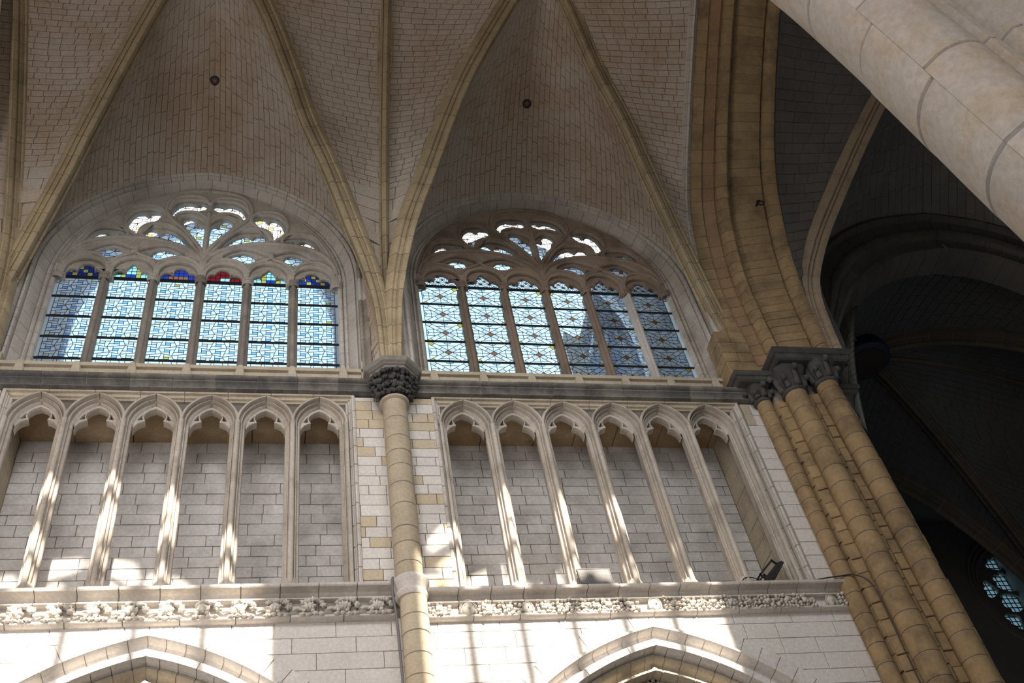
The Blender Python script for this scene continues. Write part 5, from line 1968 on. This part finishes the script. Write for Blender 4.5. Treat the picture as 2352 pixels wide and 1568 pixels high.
rib(None, 'dark rib running right from the painted boss', 'ridge_rib', 12, 'ribs of the far arm vault', ctrl=[BO, (24, 4.95, 12.0), (26, 5.0, 11.7), (28.8, 5.1, 10.8)][::-1], mat=ARMRIB, eye=EYE_A, sc=.9, drop=.3)
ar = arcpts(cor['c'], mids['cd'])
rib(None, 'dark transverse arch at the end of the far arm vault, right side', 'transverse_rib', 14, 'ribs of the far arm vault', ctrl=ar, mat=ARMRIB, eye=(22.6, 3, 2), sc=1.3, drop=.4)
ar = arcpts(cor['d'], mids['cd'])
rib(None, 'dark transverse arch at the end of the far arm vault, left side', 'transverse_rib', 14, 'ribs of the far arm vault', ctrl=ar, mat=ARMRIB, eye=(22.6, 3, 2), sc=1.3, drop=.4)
t = thing('vault_boss', 'dark round painted boss hanging where the ribs of the far vault meet', 'boss', (BO[0], BO[1], 11.5))
rings_obj([circ(BO[0], BO[1], 12.3, .74, 32), circ(BO[0], BO[1], 11.75, .78, 32), circ(BO[0], BO[1], 11.66, .82, 32), circ(BO[0], BO[1], 11.56, .80, 32), circ(BO[0], BO[1], 11.5, .66, 32)], 'boss_drum', BLUEP, t)
rings_obj([circ(BO[0], BO[1], 11.50, .62, 32), circ(BO[0], BO[1], 11.46, .60, 32), circ(BO[0], BO[1], 11.44, .40, 32)], 'boss_face', plain('dark_red_paint', (.03, .01, .008), .6), t)

b = MB()
b.box(17.0, 17.5, 1.2, 16, -12.2, 14); b.box(31.6, 32.2, -12, 16, -12.2, 16)
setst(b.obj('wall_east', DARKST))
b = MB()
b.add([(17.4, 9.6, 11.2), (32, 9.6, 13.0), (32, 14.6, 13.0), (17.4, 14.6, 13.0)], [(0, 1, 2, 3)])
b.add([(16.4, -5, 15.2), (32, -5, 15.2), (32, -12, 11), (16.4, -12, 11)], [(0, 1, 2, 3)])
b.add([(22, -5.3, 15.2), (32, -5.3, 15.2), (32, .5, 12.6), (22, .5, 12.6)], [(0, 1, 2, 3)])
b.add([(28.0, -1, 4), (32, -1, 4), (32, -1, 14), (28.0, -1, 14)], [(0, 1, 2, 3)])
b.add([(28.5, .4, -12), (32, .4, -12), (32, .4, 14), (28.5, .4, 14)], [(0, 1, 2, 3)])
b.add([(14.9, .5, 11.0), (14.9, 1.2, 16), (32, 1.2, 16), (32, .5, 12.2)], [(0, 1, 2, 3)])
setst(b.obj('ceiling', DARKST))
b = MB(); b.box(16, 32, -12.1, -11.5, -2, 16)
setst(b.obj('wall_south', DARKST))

# end wall with the rose window
RC = (32.35, 9.35)
RR = 2.35
win = struct('window_3', (RC[0], 14, RC[1]), 'rose window in the dark end wall at the right edge')
holes = []
for k in range(8):
    a = 2 * math.pi * k / 8 + .2
    c, s_ = math.cos(a), math.sin(a)
    p = []
    for u, v in ((.62, 0), (.75, .16), (.9, .30), (1.25, .42), (1.5, .36), (1.42, .22), (1.62, .14), (1.62, -.14), (1.42, -.22), (1.5, -.36), (1.25, -.42), (.9, -.30), (.75, -.16)):
        p.append((RC[0] + u * c - v * s_, RC[1] + u * s_ + v * c))
    holes.append(chaikin(p, 1))
    a += math.pi / 8
    c, s_ = math.cos(a), math.sin(a)
    p = []
    for u, v in ((1.45, 0), (1.65, .22), (1.85, .40), (2.02, .30), (1.95, .12), (2.08, 0), (1.95, -.12), (2.02, -.30), (1.85, -.40), (1.65, -.22)):
        p.append((RC[0] + u * c - v * s_, RC[1] + u * s_ + v * c))
    holes.append(chaikin(p, 1))
holes.append([(RC[0] + .4 * math.cos(a), RC[1] + .4 * math.sin(a)) for a in np.linspace(0, 6.283, 20, endpoint=False)])
o = curve_plate('wall_north', [[(17, -12.2), (37, -12.2), (37, 15), (17, 15)], [(RC[0] + (RR + .25) * math.cos(a), RC[1] + (RR + .25) * math.sin(a)) for a in np.linspace(0, 6.283, 48, endpoint=False)]], 14.3, .3, .03, DARKST, None)
setst(o, 'dark end wall round the rose window')
curve_plate('tracery', [[(RC[0] + (RR + .3) * math.cos(a), RC[1] + (RR + .3) * math.sin(a)) for a in np.linspace(0, 6.283, 48, endpoint=False)]] + holes, 14.3, .12, .05, DARKST, win)
for rq in (RR + .3, RR + .12, RR - .05):
    V, F = tube([(RC[0] + rq * math.cos(a), 14.08 - (rq - RR) * .3, RC[1] + rq * math.sin(a)) for a in np.linspace(0, 6.283, 64, endpoint=False)], .07, 7, True)
    mesh('rose_moulding', V, F, DARKST, win, True)
n = 24
ld = MB()
for i in range(n):
    for j in range(n):
        x0, z0 = RC[0] - RR + 2 * RR * i / n, RC[1] - RR + 2 * RR * j / n
        s_ = 2 * RR / n
        if math.hypot(x0 + s_ / 2 - RC[0], z0 + s_ / 2 - RC[1]) > RR + .1:
            continue
        q = [(x0, 14.33, z0), (x0 + s_, 14.33, z0), (x0 + s_, 14.33, z0 + s_), (x0, 14.33, z0 + s_)]
        mesh('pane', q, [(0, 1, 2, 3)], G_GREEN if (i + j) % 2 else G_CLEAR, win) if x0 < 32.4 else ld.add(q, [(0, 1, 2, 3)])
if ld.V:
    o = ld.obj('further_panes', G_CLEAR, win); o['kind'] = 'stuff'
ld = MB()
for i in range(n + 1):
    x = RC[0] - RR + 2 * RR * i / n
    ld.box(x - .015, x + .015, 14.30, 14.325, RC[1] - RR, RC[1] + RR)
    z = RC[1] - RR + 2 * RR * i / n
    ld.box(RC[0] - RR, RC[0] + RR, 14.30, 14.325, z - .015, z + .015)
o = ld.obj('lead_came', LEAD, win); o['kind'] = 'stuff'

# ================================================================== OUTSIDE, SEEN THROUGH THE GLASS
for q, (cx, lab) in enumerate(((2.72, 'outer pale stone arch beyond the left window'), (11.7, 'outer pale stone arch beyond the right window'))):
    op = pointed(cx, 3.45, 12.2, 5.2, 40, 4.0)
    o = curve_plate('wall_exterior', [[(cx - 4.45, 4.0)] + op + [(cx + 4.45, 4.0), (cx + 4.45, 21.5), (cx - 4.45, 21.5)]], 5.0, .18, .02, OUTST, None)
    setst(o, lab)
t = thing('pinnacle_tower', 'slate blue crocketed pinnacle outside, behind the right window glass', 'tower', (16.0, 9.5, 4))
apx = np.array([16.75, 9.5, 20.0])
base = [(14.7, 8.4), (17.3, 8.4), (17.3, 10.6), (14.7, 10.6)]
V = [(x, y, 14.2) for x, y in base] + [tuple(apx)] + [(x, y, -12.2) for x, y in base]
mesh('spire', V, [(0, 1, 4), (1, 2, 4), (2, 3, 4), (3, 0, 4), (5, 6, 1, 0), (6, 7, 2, 1), (7, 8, 3, 2), (8, 5, 0, 3)], SLATE, t)
for e, (x, y) in enumerate(base[:2] + [(15.6, 8.4), (16.5, 8.4)]):
    m = MB(); rr_ = random.Random(e)
    for k in range(16):
        f = k / 16
        p = np.array([x, y, 14.2]) * (1 - f) + apx * f
        m.add(*lump((p[0], p[1] - .08, p[2]), .10, .10, .09, rr_, 4, .3, 8, 5))
    V, F = tube([(x, y - .04, 14.2), tuple(apx - np.array([0, .04, 0]))], [.09, .03], 6)
    m.add([tuple(v) for v in V], F)
    m.obj('crockets', OUTST, t, True)
for x in (14.75, 15.6, 16.45, 17.25):
    b = MB(); b.box(x - .12, x + .12, 8.15, 8.5, -12.2, 15.2); b.add([(x - .14, 8.15, 15.2), (x + .14, 8.15, 15.2), (x + .14, 8.5, 15.2), (x - .14, 8.5, 15.2), (x, 8.3, 16.4)], [(0, 1, 4), (1, 2, 4), (2, 3, 4), (3, 0, 4)])
    b.obj('buttress', OUTST, t)
t = thing('roof_slope', 'long blue grey roof outside beyond the right end of the right window', 'roof', (20, 11, 4))
V = [(18.2, 10.0, 3), (25, 10.0, 3), (25, 13.5, 24), (18.2, 13.5, 24), (18.2, 16, 3), (25, 16, 3)]
mesh('slates', V, [(0, 1, 2, 3), (0, 3, 4), (1, 5, 2), (3, 2, 5, 4)], SLATE, t)
t = thing('sunlit_pinnacle', 'small bright pinnacle outside seen low in the right window', 'pinnacle', (13.5, 7.2, 4))
PALE = stone('sunlit_pale_stone', (.85, .80, .70), (.78, .72, .62), (.6, .5, .4), .2, 2.0)
b = MB(); b.box(13.3, 13.75, 6.0, 6.5, -12.2, 13.2)
b.obj('shaft', PALE, t)
b = MB(); b.add([(13.2, 5.9, 13.2), (13.85, 5.9, 13.2), (13.85, 6.6, 13.2), (13.2, 6.6, 13.2), (13.5, 6.25, 14.2)], [(0, 1, 4), (1, 2, 4), (2, 3, 4), (3, 0, 4), (0, 3, 2, 1)])
b.obj('cap', PALE, t)
